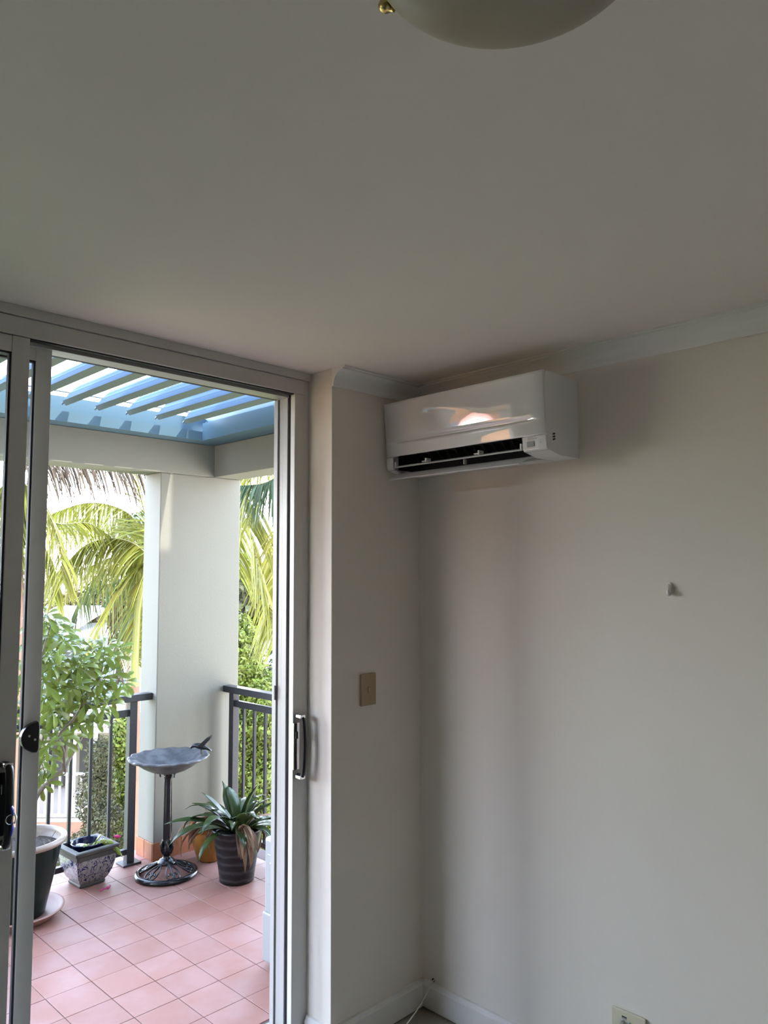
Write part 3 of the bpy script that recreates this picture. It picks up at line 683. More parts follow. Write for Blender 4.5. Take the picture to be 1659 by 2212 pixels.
# blue and white square pot
bp0 = at_z(178, 1920, ZF); bw_ = at_z(222, 1905, ZF)
bx0, by0 = bp0.x, bp0.y
sq = thing('plant_pot', 'square blue and white patterned pot with grey rim holding a small cactus', 'plant pot', (bx0+.058, by0+.075, ZF), R(3)); sq.scale = (1.04, 1.04, 1.24)
def sqring(h, z, rnd=.12):
    c = h*rnd; return [(-h+c, -h, z), (h-c, -h, z), (h, -h+c, z), (h, h-c, z), (h-c, h, z), (-h+c, h, z), (-h, h-c, z), (-h, -h+c, z)]
def sqloft(rings, mt, name, parent):
    vs = [v for r in rings for v in r]; n = 8
    fs = [(i*n+j, i*n+(j+1) % n, (i+1)*n+(j+1) % n, (i+1)*n+j) for i in range(len(rings)-1) for j in range(n)]
    return MB().add(vs, fs).build(name, mt, parent, auto=True)
sqloft([sqring(.001, .002), sqring(.072, .002), sqring(.074, .010), sqring(.070, .016)], M['potrim2'], 'foot', sq)
sqloft([sqring(h, z, .05) for h, z in ((.068, .014), (.082, .03), (.098, .06), (.108, .095), (.112, .13))], M['scroll'], 'vessel', sq)
sqloft([sqring(h, z, .05) for h, z in ((.110, .128), (.114, .132), (.116, .150), (.124, .156), (.126, .168), (.120, .172), (.098, .172), (.094, .165), (.092, .14), (.001, .138))], M['potrim2'], 'rim', sq)
MB().lathe([(.080, .138), (.086, .176), (.090, .180), (.086, .184), (.080, .180), (.074, .15), (.0005, .146)], 40).build('inner_pot', M['cobalt'], sq)
MB().lathe([(.0005, .155), (.04, .157), (.075, .153)], 24).build('soil', M['soil'], sq)
cc = thing('christmas_cactus', 'small trailing cactus with a pink bud in the blue and white pot', 'plant', (bx0+.058, by0+.075, ZF+.192)); cc.scale = (1.3, 1.3, 1.4)
def seg(p, d, L, wd, mt, parent, nm='segment'):
    d = Vector(d).normalized(); sd = d.cross(Vector((.3, .5, .8))).normalized(); p = Vector(p)
    pts = [p, p+d*L*.3, p+d*L*.7, p+d*L]; MB().tube(pts, [wd*.3, wd, wd*.95, wd*.35], 8, flat=.3).build(nm, mt, parent); return p+d*L
random.seed(9)
for (st, dr, n_) in (((.02, -.02, 0), (.2, -.3, 1), 2), ((.03, -.03, 0), (.9, -.7, .5), 4), ((.03, -.02, 0), (.6, -.9, .6), 4), ((.01, -.03, 0), (.5, -.5, .7), 3), ((.02, 0, 0), (.9, -.3, .4), 4), ((0, -.02, 0), (-.5, -.5, .6), 2)):
    p = Vector(st); d = Vector(dr)
    for k_ in range(n_):
        p = seg(p, d, .034, .010, M['cactus'], cc); d = d.normalized()+Vector((random.uniform(-.3, .3), random.uniform(-.3, .1), -.55))
seg((.10, -.04, .03), (.6, -.3, -.1), .03, .008, M['pink'], cc, 'flower_bud')
for dr in ((-1, -.1, .25), (-.8, -.5, .2), (-.9, .3, .15)): seg((-.01, -.01, .012), dr, .045, .009, M['whitecactus'], cc)
# pink fallen petal
pt = at_z(228, 1920, ZF+.004)
mb = MB().tube(smooth_path([pt+Vector((-.035, -.01, 0)), pt+Vector((-.012, -.002, .004)), pt+Vector((.006, -.004, .002)), pt+Vector((.028, .004, .006)), pt+Vector((.034, .016, .008))], 4), [.002, .004, .006, .004, .003, .003, .003, .004, .006, .008, .007, .004, .003, .004, .006, .006, .002], 6, flat=.35)
tag(mb.build('fallen_petal', M['pink']), 'curled magenta petal lying on the tiles near the square pot', 'petal')

# green pot with umbrella tree
GX, GY = 1.560, 4.195
gp = pot('plant_pot', 'large dark green glazed pot with pale rim, in a terracotta saucer', (GX, GY, ZF+.018),
    [(.0005, 0), (.120, 0), (.126, .008), (.132, .04), (.150, .12), (.172, .22), (.190, .30), (.196, .345), (.199, .352)], M['greenpot'])
MB().lathe([(.198, .350), (.216, .354), (.223, .366), (.220, .378), (.208, .384), (.195, .380), (.190, .366), (.186, .33), (.0005, .31)], 56).build('rim', M['potrim'], gp)
MB().lathe([(.0005, .338), (.07, .344), (.13, .336), (.186, .330)], 48).build('soil', M['soil'], gp)
sc_ = MB().lathe([(.0005, .001), (.150, .001), (.168, .006), (.196, .030), (.212, .046), (.216, .044), (.218, .050), (.208, .053), (.190, .040), (.165, .018), (.0005, .016)], 56)
o = sc_.build('saucer', M['saucer'], None); o.location = (GX, GY, ZF); tag(o, 'round terracotta saucer under the large dark green pot', 'saucer')
mb = MB()
random.seed(2)
for i in range(60):
    a = random.uniform(0, 6.3); r = .17*math.sqrt(random.random()); p = Vector((r*math.cos(a), r*math.sin(a), .340)); d = Vector((random.uniform(-1, 1), random.uniform(-1, 1), random.uniform(0, .5))).normalized()
    mb.tube([p, p+d*random.uniform(.01, .04)], random.uniform(.0015, .004), 5, flat=.5)
o = mb.build('mulch', M['bark'], gp); o['kind'] = 'stuff'
ut = thing('umbrella_tree', 'umbrella tree with glossy finger leaves growing in the large dark green pot', 'plant', (GX, GY, ZF+.35))
iu = Matrix.Translation(-Vector(ut.location))
def up_(o): o.matrix_parent_inverse = iu; return o
Yp = GY
stems = [
 ([(62, 1830, 0), (66, 1760, 0), (84, 1712, 0), (112, 1685, 0), (138, 1660, 0), (150, 1640, .02), (180, 1585, .05), (205, 1530, .08), (216, 1480, .10)], .016, .005),
 ([(138, 1660, 0), (137, 1625, -.03), (126, 1598, -.05), (133, 1580, -.06), (152, 1562, -.06), (168, 1540, -.06), (190, 1500, -.08), (214, 1468, -.1), (222, 1440, -.1)], .011, .004),
 ([(66, 1790, 0), (60, 1700, .05), (82, 1625, .1), (98, 1580, .12), (106, 1540, .14), (118, 1490, .14), (125, 1440, .15)], .011, .004),
 ([(64, 1790, .02), (76, 1690, .1), (96, 1625, .15), (116, 1590, .16), (130, 1570, .16), (140, 1520, .18), (150, 1460, .2)], .009, .004),
 ([(60, 1790, 0), (50, 1700, -.1), (55, 1600, -.15), (70, 1500, -.15), (95, 1400, -.12), (110, 1350, -.1)], .010, .004),
 ([(125, 1445, .15), (112, 1400, .1), (100, 1372, .05), (95, 1340, .05)], .006, .004),
 ([(126, 1675, 0), (140, 1672, 0), (142, 1655, -.02)], .005, .002),
 ([(180, 1585, .05), (150, 1520, 0), (140, 1470, 0)], .006, .003),
]
sp3 = []
for pts, r0, r1 in stems:
    P3 = smooth_path([at_y(u, v, Yp+dy) for u, v, dy in pts], 4); k_ = len(P3)
    up_(MB().tube(P3, [r0+(r1-r0)*i/(k_-1) for i in range(k_)], 8).build('stem', M['bark'], ut)); sp3 += P3[k_//3:]
def whorl(n=8, L=.105, seed=0):
    rd = random.Random(seed); mb = MB()
    for k_ in range(n):
        az = 2*math.pi*k_/n+rd.uniform(-.15, .15); d = Vector((math.cos(az), math.sin(az), 0)); sd = Vector((-math.sin(az), math.cos(az), 0))
        LL = L*rd.uniform(.75, 1.05); e = R(rd.uniform(0, 22)); p = d*.004; vs = [p]; st = .012; prof = [(.22, .14), (.48, .58), (.72, .85), (.9, .62)]
        q = p; last = 0
        for t, wv in prof:
            q = q+(d*math.cos(e)+Vector((0, 0, math.sin(e))))*LL*(t-last); e -= .20*(1+rd.random()); last = t
            ww = wv*LL*.165
            vs += [q-sd*ww+Vector((0, 0, ww*.35)), q, q+sd*ww+Vector((0, 0, ww*.35))]
        q = q+(d*math.cos(e)+Vector((0, 0, math.sin(e))))*LL*.1; vs.append(q)
        fs = [(0, 1, 2), (0, 2, 3)]
        for i in range(3): b = 1+i*3; fs += [(b, b+3, b+4, b+1), (b+1, b+4, b+5, b+2)]
        fs += [(10, 13, 11), (11, 13, 12)]
        mb.add(vs, fs, True)
    return mb.mesh('leaf', M['umbrella'])
WH = [whorl(random.Random(s).choice((7, 8, 9)), .105, s) for s in range(6)]
random.seed(12)
spots = [(96, 1330), (118, 1362), (130, 1400), (108, 1415), (146, 1425), (120, 1440), (165, 1445), (150, 1455), (180, 1440), (100, 1465), (128, 1480), (155, 1485), (175, 1480), (215, 1480), (200, 1500), (115, 1505), (150, 1515), (135, 1540), (110, 1530), (100, 1335), (112, 1350), (128, 1345), (95, 1370), (120, 1375), (135, 1385), (105, 1395), (140, 1365), (205, 1400), (228, 1392), (250, 1405), (215, 1420), (240, 1425), (225, 1410),
 (100, 1430), (125, 1425), (150, 1440), (175, 1430), (195, 1445), (110, 1455), (135, 1465), (160, 1470), (185, 1470), (205, 1465), (230, 1455), (100, 1480), (120, 1495), (145, 1500), (170, 1495), (190, 1490), (250, 1480), (262, 1475),
 (100, 1515), (130, 1525), (155, 1535), (110, 1545), (180, 1520), (200, 1530), (145, 1550), (165, 1560), (95, 1555), (190, 1550), (215, 1535), (230, 1520), (205, 1560), (120, 1570), (245, 1500), (140, 1480), (90, 1400), (88, 1455), (90, 1500), (210, 1440), (175, 1455),
 (100, 1615), (92, 1640), (110, 1630), (88, 1670), (100, 1655), (90, 1690), (125, 1600), (150, 1590), (60, 1400), (50, 1450), (40, 1500), (62, 1540), (30, 1430), (20, 1480), (50, 1580), (84, 1350), (160, 1415), (180, 1400)]
for i, (u, v) in enumerate(spots):
    hub = at_y(u+random.uniform(-4, 4), v+random.uniform(-4, 4), Yp+random.uniform(-.18, .12))
    o = link('leaf', WH[i % 6], ut); s_ = random.uniform(.9, 1.25)
    lean = Vector((random.uniform(-.9, .4), random.uniform(-1.7, -.1), 1)); rot = lean.to_track_quat('Z', 'Y').to_euler()
    o.matrix_world = Matrix.LocRotScale(hub, rot, (s_,)*3); o.matrix_parent_inverse = iu
    nr = min(sp3, key=lambda q: (q-hub+Vector((0, 0, .05))).length)
    if (nr-hub).length < .45:
        mid = (nr+hub)/2+Vector((0, 0, -.01)); up_(MB().tube([nr, mid, hub], .0018, 5, cap=False).build('petiole', M['umbrella'], ut))

# ================================================================ CONDENSER
cd = thing('condenser_unit', 'white outdoor air conditioning unit partly hidden behind the right door jamb', 'air conditioning unit', (2.55, 2.79, ZF))
ic = Matrix.Translation(-Vector(cd.location))
def cc_(o): o.matrix_parent_inverse = ic; return o
CX, CY0, CY1 = 2.160, 2.58, 2.925
cc_(B((CX, CY0, ZF+.02), (2.80, CY1, .497)).build('casing', M['condenser'], cd, .014, 3))
mb = MB(); 
for x in (2.25, 2.70): mb.box((x, CY0-.01, ZF), (x+.05, CY1+.01, ZF+.02))
cc_(mb.build('foot', M['condenser'], cd))
ep = MB(); ep.box((CX-.012, CY0+.03, ZF+.025), (CX+.002, CY1-.004, .175)); cc_(ep.build('valve_cover', M['condenser'], cd, .009, 3))
cc_(B((CX-.006, CY0+.04, .30), (CX+.002, CY1-.03, .43)).build('side_panel', M['condenser'], cd, .012, 3))
cc_(B((CX-.014, CY0+.10, .365), (CX-.004, CY1-.055, .40)).build('grip', M['condenser'], cd, .007, 3))
cc_(B((CX-.010, CY0+.05, .30), (CX-.002, CY1-.06, .345)).build('grip', M['condenser'], cd, .007, 3))
for i in range(6):
    z = .262-i*.010; cc_(MB().tube(smooth_path([(CX-.001, CY1-.055, z+.004), (CX-.004, CY1-.10, z), (CX-.004, CY1-.16, z-.004)], 3), .0022, 5).build('vent_slot', M['label_grey'], cd))
cc_(B((2.40, CY1-.0005, .05), (2.77, CY1+.012, .45)).build('fan_guard', M['condenser'], cd, .01))

# ================================================================ GARDEN AND NEIGHBOURS
GZ = -4.2
struct('ground_garden', B((-60, 2.4, GZ-.3), (70, 90, GZ)), M['grass'])
def frond(name, pts, L, parent, mt, n=46, hang=.6, w=.023, side=(1, 1), rmat=None, seed=0, cut=1.0, inv_=None, up=.0):
    rd = random.Random(seed); P = smooth_path(pts, 8); k_ = len(P)
    rs = [.010-.008*i/(k_-1) for i in range(k_)]; n = int(n*1.15); L = L*1.3
    rc = MB().tube(P, rs, 6)
    lf = MB()
    view = RT
    for i in range(n):
        t = .06+.94*i/n; x = t*(k_-1); a = int(min(x, k_-2)); p = P[a].lerp(P[a+1], x-a); tg = (P[a+1]-P[a]).normalized()
        sd0 = tg.cross(Vector((0, 0, 1)))
        if sd0.length < .2: sd0 = RT.copy()
        sd0.normalize()
        for s_ in (1, -1):
            if rd.random() > cut: continue
            LL = L*side[0 if s_ > 0 else 1]*(.55+.6*math.sin(math.pi*min(1, .15+t*.85)))*rd.uniform(.85, 1.1)
            d = (sd0*s_*(1-hang*.6)+tg*.55+Vector((0, 0, up-hang*.9))+Vector((rd.uniform(-.16, .16), rd.uniform(-.16, .16), rd.uniform(-.16, .16)))).normalized()
            wv = d.cross(tg); wv = wv.normalized() if wv.length > .1 else sd0; tw = rd.uniform(.5, 1.5)*s_; wv = (wv*math.cos(tw)+d.cross(wv)*math.sin(tw)).normalized(); q = p.copy(); vs = []
            segs = 5
            for j in range(segs+1):
                tt = j/segs; ww = w*(1-tt**1.6)*.5+.0008
                vs += [q-wv*ww, q+wv*ww]
                q = q+d*(LL/segs); d = (d+Vector((0, 0, -.22*hang-.05))).normalized()
            lf.add(vs, [(j*2, j*2+1, j*2+3, j*2+2) for j in range(segs)], True)
    # leaflets and rachis: frond part, leaflets below it
    o = rc.build('frond', rmat or M['rachis'], parent)
    me_ = lf.mesh('leaflets', mt); c = link('leaflets', me_, o); c['kind'] = 'stuff'
    if inv_ is not None: o.matrix_parent_inverse = inv_
    return o
def px(pts, D): return [at_d(p[0], p[1], p[2] if len(p) > 2 else D) for p in pts]
# palm left of the column
base = at_d(292, 1830, 8.6); base.z = GZ
pl1 = thing('palm_tree', 'tall palm with yellow-green arching fronds left of the column', 'palm tree', tuple(base), group=None)
i1 = Matrix.Translation(-base)
def p1(o): o.matrix_parent_inverse = i1; return o
p1(MB().tube([base, at_d(291, 1700, 8.6), at_d(291, 1478, 8.6)], [.10, .075, .05], 14).build('trunk', M['trunk'], pl1))
p1(MB().tube([at_d(291, 1482, 8.6), at_d(292, 1430, 8.6), at_d(298, 1320, 8.6), at_d(318, 1200, 8.6)], [.052, .046, .038, .03], 14).build('crownshaft', M['shaft'], pl1))
sets = [
 ([(322, 1200), (285, 1172), (235, 1163), (185, 1178), (148, 1212)], .42, 'palm', 60, .95, (1, 1), 1),
 ([(322, 1210), (300, 1225), (262, 1270), (228, 1330), (196, 1400), (165, 1475)], .40, 'palm', 56, .35, (1, 1), 2),
 ([(330, 1205), (322, 1230), (316, 1290), (310, 1360), (300, 1440)], .42, 'palm', 50, .45, (1, 1), 3),
 ([(326, 1190), (290, 1120, 8.8), (240, 1092, 9), (180, 1088, 9.2), (110, 1110, 9.4)], .42, 'palm', 60, .95, (1, 1), 4),
 ([(326, 1185), (315, 1120), (300, 1060), (285, 1005)], .40, 'palm', 46, .15, (1, 1), 5),
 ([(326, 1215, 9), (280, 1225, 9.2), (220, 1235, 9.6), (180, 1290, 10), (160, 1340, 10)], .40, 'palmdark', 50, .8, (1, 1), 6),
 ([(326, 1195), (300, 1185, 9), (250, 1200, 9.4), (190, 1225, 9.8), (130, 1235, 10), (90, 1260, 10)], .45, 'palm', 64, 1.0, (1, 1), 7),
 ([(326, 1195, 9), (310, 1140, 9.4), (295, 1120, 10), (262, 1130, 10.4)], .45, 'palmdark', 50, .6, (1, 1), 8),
 ([(330, 1200), (360, 1190, 8.3), (420, 1200, 8), (470, 1260, 7.8)], .42, 'palm', 40, .8, (1, 1), 9),
 ([(330, 1195), (340, 1120), (380, 1050), (430, 1020)], .42, 'palm', 40, .5, (1, 1), 10),
 ([(320, 1195), (250, 1140, 9.6), (180, 1120, 10.2), (100, 1150, 10.6), (50, 1210, 10.8)], .45, 'palm', 60, .9, (1, 1), 13),
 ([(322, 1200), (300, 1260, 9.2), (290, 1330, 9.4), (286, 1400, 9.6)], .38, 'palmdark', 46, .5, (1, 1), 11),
 ([(318, 1230, 9), (262, 1290, 9.4), (250, 1400, 9.6), (262, 1470, 9.6)], .26, 'palmdry', 36, .7, (1, 1), 12),
]
for pts, L, mt, n, hg, sd, s_ in sets: frond('frond', px(pts, 8.6), L, pl1, M[mt], n, hg, side=sd, seed=s_, inv_=i1)
# second palm: crown above the beam, thin half-dry fronds hanging into view
b2 = at_d(40, 1830, 7.4); b2.z = GZ
pl2 = thing('palm_tree', 'palm whose thin half-dry frond hangs just below the balcony beam', 'palm tree', tuple(b2)); i2 = Matrix.Translation(-b2)
o = MB().tube([b2, at_d(38, 1400, 7.4), at_d(30, 1020, 7.4)], [.11, .08, .05], 14).build('trunk', M['trunk'], pl2); o.matrix_parent_inverse = i2
frond('frond', px([(30, 1000), (120, 985), (220, 990), (330, 1010), (420, 1060)], 7.4), .40, pl2, M['palmdry'], 66, .9, w=.020, seed=21, inv_=i2, cut=.9)
frond('frond', px([(30, 1020), (80, 990, 7.8), (180, 960, 8), (300, 985, 8)], 7.4), .42, pl2, M['palmdry'], 60, .95, w=.018, seed=22, inv_=i2, cut=.8)
frond('frond', px([(30, 1030), (70, 1060), (110, 1120), (132, 1190), (136, 1260)], 7.4), .40, pl2, M['palm'], 50, .6, seed=23, inv_=i2)
frond('frond', px([(28, 1030), (40, 1090, 7.6), (70, 1150, 7.6), (105, 1200, 7.6), (118, 1290, 7.6)], 7.4), .42, pl2, M['palm'], 54, .8, seed=24, inv_=i2)
frond('frond', px([(25, 1030), (0, 1060), (-40, 1120), (-60, 1200)], 7.4), .42, pl2, M['palm'], 50, .7, seed=25, inv_=i2)
frond('frond', px([(28, 1030), (20, 1120), (15, 1200), (5, 1290)], 7.4), .36, pl2, M['palm'], 50, .6, seed=26, inv_=i2)
frond('frond', px([(30, 1015), (60, 1080, 8), (120, 1130, 8.2), (190, 1130, 8.4), (240, 1160, 8.6)], 7.4), .30, pl2, M['palm'], 44, .7, seed=27, inv_=i2)
# third palm right of the column
b3 = at_d(690, 1830, 6.4); b3.z = GZ
pl3 = thing('palm_tree', 'palm with long drooping yellow-green frond right of the column', 'palm tree', tuple(b3)); i3 = Matrix.Translation(-b3)
o = MB().tube([b3, at_d(688, 1300, 6.4), at_d(680, 1000, 6.4)], [.11, .09, .05], 14).build('trunk', M['trunk'], pl3); o.matrix_parent_inverse = i3
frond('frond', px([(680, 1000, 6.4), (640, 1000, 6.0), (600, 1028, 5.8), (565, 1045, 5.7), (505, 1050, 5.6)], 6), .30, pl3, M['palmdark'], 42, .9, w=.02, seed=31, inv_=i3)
frond('frond', px([(680, 1000, 6.4), (600, 960, 7), (545, 1010, 7), (530, 1080, 7), (550, 1190, 7), (578, 1290, 7), (592, 1380, 7)], 7), .50, pl3, M['palm'], 90, .55, seed=32, inv_=i3)
frond('frond', px([(680, 1000, 6.4), (580, 960, 7.6), (520, 1040, 7.6), (515, 1150, 7.6), (520, 1250, 7.6)], 7), .48, pl3, M['palm'], 70, .6, seed=33, inv_=i3)
frond('frond', px([(680, 1005, 6.4), (640, 1090, 6.8), (605, 1180, 7.2), (590, 1290, 7.4), (600, 1380, 7.4)], 7), .42, pl3, M['palm'], 64, .6, seed=34, inv_=i3)
frond('frond', px([(680, 1000, 6.4), (720, 1050, 6.8), (760, 1180, 7.2)], 7), .30, pl3, M['palm'], 44, .6, seed=35, inv_=i3)

def leafcloud(name, blobs, size, mt, parent, inv_=None, asp=.45):
    """blobs [(centre, (rx,ry,rz), n)]: leaves spread in the outer shell of each blob"""
    C, D = [], []
    for c, r, n in blobs:
        d = rng.normal(size=(n, 3)); d /= np.linalg.norm(d, axis=1)[:, None]; rr = rng.uniform(.55, 1.0, n)**.6*(1+.12*np.sin(d[:, 0]*9)+.1*np.cos(d[:, 2]*11))
        C.append(np.array(c)+d*rr[:, None]*np.array(r)); D.append(d)
    C = np.vstack(C); D = np.vstack(D); n = len(C)
    nrm = D+rng.normal(size=(n, 3))*.7; nrm /= np.linalg.norm(nrm, axis=1)[:, None]
    t = np.cross(nrm, rng.normal(size=(n, 3))); t /= np.linalg.norm(t, axis=1)[:, None]; t[:, 2] -= .5; t /= np.linalg.norm(t, axis=1)[:, None]
    s = np.cross(nrm, t); s /= np.linalg.norm(s, axis=1)[:, None]
    L = size*rng.uniform(.6, 1.3, n)[:, None]
    V = np.stack([C, C+t*L*.5+s*L*asp*.5, C+t*L, C+t*L*.5-s*L*asp*.5], 1).reshape(-1, 3)
    me_ = bpy.data.meshes.new(name); me_.vertices.add(4*n); me_.vertices.foreach_set('co', V.ravel())
    me_.loops.add(4*n); me_.polygons.add(n); me_.loops.foreach_set('vertex_index', np.arange(4*n)); me_.polygons.foreach_set('loop_start', np.arange(n)*4)
    me_.update(calc_edges=True); me_.materials.append(mt); o = link(name, me_, parent); o['kind'] = 'stuff'
    if inv_ is not None: o.matrix_parent_inverse = inv_
    return o
def tree(name, label, cat, base, blobs, size, mt, trunk_r=.07, group=None):
    t = thing(name, label, cat, tuple(base), group=group); iv = Matrix.Translation(-Vector(base))
    leafcloud('foliage', blobs, size, mt, t, iv)
    mb = MB()
    for c, r, n in blobs[:6]:
        c = Vector(c); b = Vector(base); mb.tube([b, b.lerp(c, .5)+Vector((0, 0, .2)), c], [trunk_r, trunk_r*.6, trunk_r*.2], 7)
    o = mb.build('branches', M['twig'], t); o.matrix_parent_inverse = iv
    return t
def blob(u, v, D, ru, rv, n, rd=None):
    c = at_d(u, v, D); k_ = D/F; return (tuple(c), (ru*k_, rd or ru*k_, rv*k_), n)
g = at_d(540, 1830, 8.5); g.z = GZ
tree('hedge_tree', 'dense bright green hedge tree behind the right-hand railing', 'tree', g,
     [blob(520, 1440, 9.2, 50, 110, 6000), blob(585, 1560, 9, 70, 110, 7000), blob(505, 1640, 9, 70, 130, 7000), blob(590, 1740, 8.8, 80, 110, 7000), blob(520, 1860, 8.8, 100, 100, 6000), blob(640, 1640, 9.4, 60, 160, 4000)], .060, M['bush'])
g = at_d(590, 1600, 11.5); g.z = GZ
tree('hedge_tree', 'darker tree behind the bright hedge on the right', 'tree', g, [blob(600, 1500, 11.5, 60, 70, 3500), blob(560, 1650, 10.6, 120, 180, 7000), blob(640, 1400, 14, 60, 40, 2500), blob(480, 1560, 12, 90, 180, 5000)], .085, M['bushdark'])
g = at_d(272, 1800, 9.4); g.z = GZ
tree('garden_shrub', 'bright green shrub growing beside the railing post, left of the column', 'shrub', g, [blob(268, 1600, 9.4, 32, 60, 3000), blob(285, 1700, 9.4, 40, 80, 4000), blob(262, 1780, 9.4, 36, 60, 3000), blob(330, 1650, 9.8, 50, 150, 4000)], .06, M['bush'])
g = at_d(215, 1850, 8.8); g.z = GZ
tree('garden_shrub', 'wispy russet and grey-green shrub in front of the white veranda', 'shrub', g, [blob(215, 1640, 9, 30, 50, 1600), blob(205, 1720, 9, 40, 60, 2400), blob(235, 1790, 8.8, 55, 55, 3000), blob(180, 1840, 8.8, 70, 40, 2500)], .042, M['bushred'], .03)
g = at_d(250, 1800, 10.6); g.z = GZ
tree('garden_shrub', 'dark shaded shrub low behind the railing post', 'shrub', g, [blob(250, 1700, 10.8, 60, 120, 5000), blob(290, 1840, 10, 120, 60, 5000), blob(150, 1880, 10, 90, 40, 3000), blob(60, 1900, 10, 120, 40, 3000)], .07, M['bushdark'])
g = at_d(560, 1250, 60); g.z = GZ
tree('distant_trees', 'far dark tree line on the horizon at the right', 'trees', g, [blob(640, 1290, 60, 80, 76, 5000), blob(540, 1300, 62, 80, 70, 5000), blob(720, 1290, 60, 60, 80, 3000), blob(430, 1300, 64, 80, 60, 2500)], .8, M['bushred'], .3)
g = at_d(150, 1290, 34); g.z = GZ
tree('distant_trees', 'pale bare-looking trees beyond the white roof at the left', 'trees', g, [blob(160, 1330, 34, 60, 60, 1400), blob(60, 1330, 34, 60, 70, 1400), blob(240, 1330, 34, 60, 80, 2500)], .28, M['palmdry'], .12)
g = at_d(285, 1160, 12); g.z = GZ
tree('garden_tree', 'grey-green tree behind the palm crown left of the column', 'tree', g, [blob(300, 1165, 12, 40, 62, 2200), blob(280, 1300, 12.5, 50, 60, 1800)], .12, M['palmdark'])

# veranda house (local frame: x to the right of the view, y away, z up)
D0 = 17.0
hc = at_d(150, 1766, D0); hs = thing('veranda_house', 'white timber house with a balustraded veranda seen through the left railing', 'house', (hc.x, hc.y, 0), -YAW)
iv = None
def HL(u, v, D=D0):            # local coordinates of a pixel at depth D
    p = at_d(u, v, D)-Vector((hc.x, hc.y, 0)); return (p.dot(RT), p.dot(FH), p.z)
def hb(name, u0, v0, u1, v1, D, th, mt, bev=0):
    a = HL(u0, v1, D); b = HL(u1, v0, D); return B((a[0], a[1], a[2]), (b[0], a[1]+th, b[2])).build(name, mt, hs, bev)
zg = GZ
a = HL(-60, 1766); b = HL(196, 1766)
B((a[0]-4, a[1], a[2]-.12), (b[0], a[1]+3.2, a[2]-.02)).build('veranda_floor', M['hdeck'], hs)
B((a[0]-4, a[1]-.02, a[2]-.40), (b[0], a[1]-.001, a[2]-.10)).build('edge_board', M['trunk'], hs)
B((a[0]-4, a[1]+.05, zg), (b[0], a[1]+3.0, a[2]-.42)).build('base_wall', M['hdeck'], hs)
hb('top_rail', -60, 1670, 196, 1676, D0, .08, M['hwhite']); hb('bottom_rail', -60, 1759, 196, 1766, D0, .06, M['hwhite'])
ua = -58
while ua < 192:
    hb('picket', ua, 1675, ua+6, 1762, D0-.02, .05, M['hwhite']); ua += 15.2
hb('veranda_post', 144, 1580, 160, 1766, D0, .16, M['hwhite']); hb('veranda_post', 40, 1580, 54, 1766, D0, .16, M['hwhite']); hb('veranda_post', 192, 1580, 206, 1766, D0, .16, M['hwhite'])
hb('gutter_beam', -60, 1569, 236, 1584, D0-.3, .2, M['hwhite'])
hb('house_wall', -60, 1575, 236, 1766, D0+2.4, .15, M['hwall'])
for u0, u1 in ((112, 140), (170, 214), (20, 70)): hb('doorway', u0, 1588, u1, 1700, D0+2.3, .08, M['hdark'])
hb('window', 95, 1600, 109, 1680, D0+2.3, .06, M['hwhite'])
# corrugated roof over the veranda: individual ribs
ra = HL(-60, 1569, D0-.35); rb = HL(240, 1569, D0-.35); rt = HL(240, 1512, D0+3.6)
nr_ = 60; vs = []; 
for i in range(nr_*2+1):
    x = ra[0]+(rb[0]-ra[0])*i/(nr_*2); zz = .03*(i % 2); vs += [(x, ra[1], ra[2]+zz), (x+.25, rt[1], rt[2]+zz)]
rf = MB().add(vs, [(i*2, i*2+2, i*2+3, i*2+1) for i in range(nr_*2)]).build('corrugated_roof', M['roof'], hs); rf.modifiers.new('t', 'SOLIDIFY').thickness = .03
rfb = MB().add([(ra[0], ra[1]+.05, ra[2]-.02), (rb[0], ra[1]+.05, ra[2]-.02), (rb[0]+.25, rt[1], rt[2]-.1), (ra[0], rt[1], rt[2]-.1)], [(0, 1, 2, 3)]).build('roof_lining', M['hwhite'], hs); rfb.modifiers.new('t', 'SOLIDIFY').thickness = .03
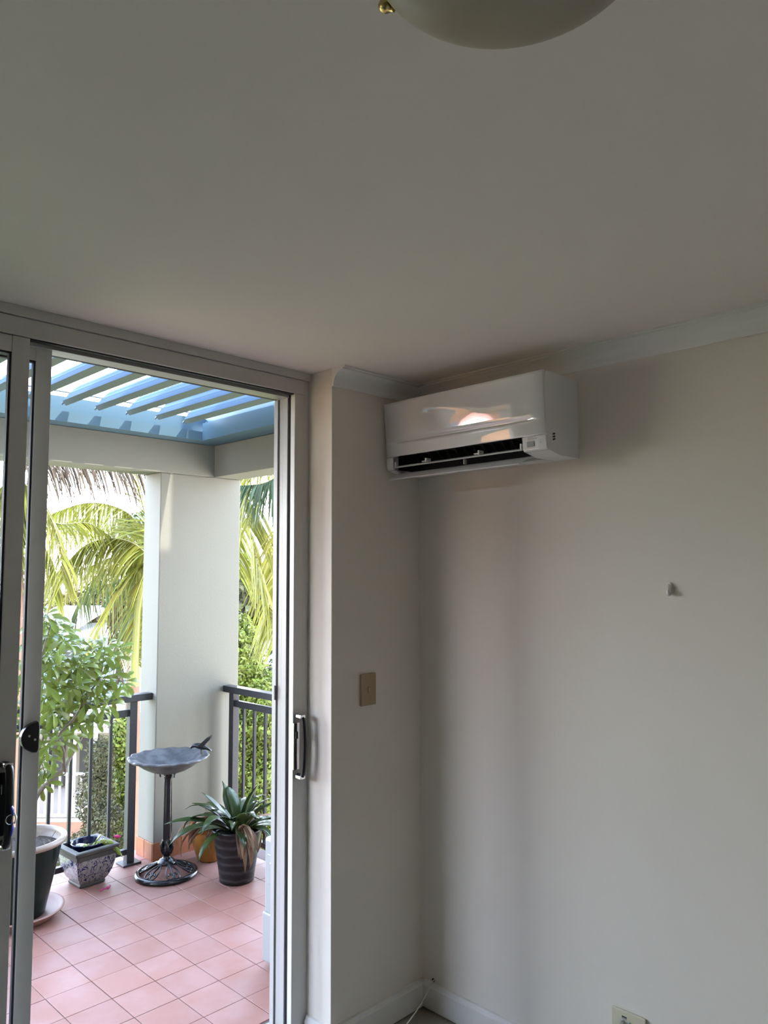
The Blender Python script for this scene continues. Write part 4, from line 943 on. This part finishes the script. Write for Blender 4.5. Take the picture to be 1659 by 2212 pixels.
# pale blue weatherboard house behind
D1 = 22.5
hc2 = at_d(200, 1500, D1); h2 = thing('weatherboard_house', 'pale blue weatherboard house with a white roof behind the palm', 'house', (hc2.x, hc2.y, 0), -YAW)
def H2(u, v, D=D1): p = at_d(u, v, D)-Vector((hc2.x, hc2.y, 0)); return (p.dot(RT), p.dot(FH), p.z)
v = 1372
while v < 1545:
    xl = H2(60, v)[0]; xr = H2(304 if v > 1462 else 225+(v-1372)*.6, v)[0]; za = H2(0, v+8.6)[2]; zb_ = H2(0, v)[2]
    MB().prism([(0, za), (-.03, za), (-.008, zb_), (0, zb_)], 0, xl, xr).build('weatherboard', M['blueboard'], h2); v += 8.2
a = H2(60, 1545); b = H2(300, 1380)
B((a[0], .002, zg), (b[0], 5, H2(0, 1460)[2])).build('house_wall', M['hwhite'], h2)
B((a[0], .002, H2(0, 1460)[2]), (H2(235, 0)[0], 5, H2(0, 1368)[2])).build('house_wall', M['hwhite'], h2)
wv = H2(140, 1440); wv2 = H2(166, 1395)
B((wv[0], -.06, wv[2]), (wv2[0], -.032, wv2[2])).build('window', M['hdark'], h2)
ra = H2(30, 1362); rt = H2(196, 1308, D1+3)
MB().prism([(-.4, ra[2]), (3, rt[2]), (6, ra[2]+.2), (6, ra[2]+.1), (3, rt[2]-.1), (-.4, ra[2]-.12)], 0, ra[0], H2(198, 0)[0]).build('roof', M['roof'], h2)
ga, gb, gc_ = H2(215, 1462), H2(312, 1478), H2(262, 1440)
MB().prism([(-.3, H2(0, 1466)[2]), (2.5, H2(0, 1448)[2]), (5, H2(0, 1466)[2]), (2.5, H2(0, 1452)[2])], 0, H2(236, 0)[0], H2(312, 0)[0]).build('roof', M['roof'], h2)
# pinkish house glimpsed at the right
hc3 = at_d(600, 1500, 26); h3 = thing('neighbour_house', 'pink rendered house glimpsed through the trees on the right', 'house', (hc3.x, hc3.y, 0), -YAW)
B((-.9, 0, zg), (3.6, 4, hc3.z+1.0)).build('house_wall', M['hdeck'], h3)
MB().prism([(-.3, hc3.z+1.0), (2, hc3.z+1.6), (4.3, hc3.z+1.0)], 0, -1.1, 3.8).build('roof', M['roof'], h3)
# orange building beyond the left end (reflected in the air conditioner's panel)
h4 = thing('orange_building', 'orange rendered building beyond the left end of the balcony', 'building', (-10.5, 9.5, GZ), R(52))
B((-6, 0, 0), (3, 6, 7.75)).build('wall', M['orange'], h4)
MB().prism([(-.5, 7.75), (3, 8.2), (6.5, 7.75)], 0, -6.4, 3.4).build('roof', M['redroof'], h4)
for x in (-4, -1, 1.8):
    for z in (2.4, 5.0): fm = B((x-.6, -.06, z), (x+.6, .02, z+1.3)).build('window', M['hwhite'], h4); B((x-.52, -.08, z+.08), (x+.52, -.061, z+1.22)).build('pane', M['hdark'], fm)
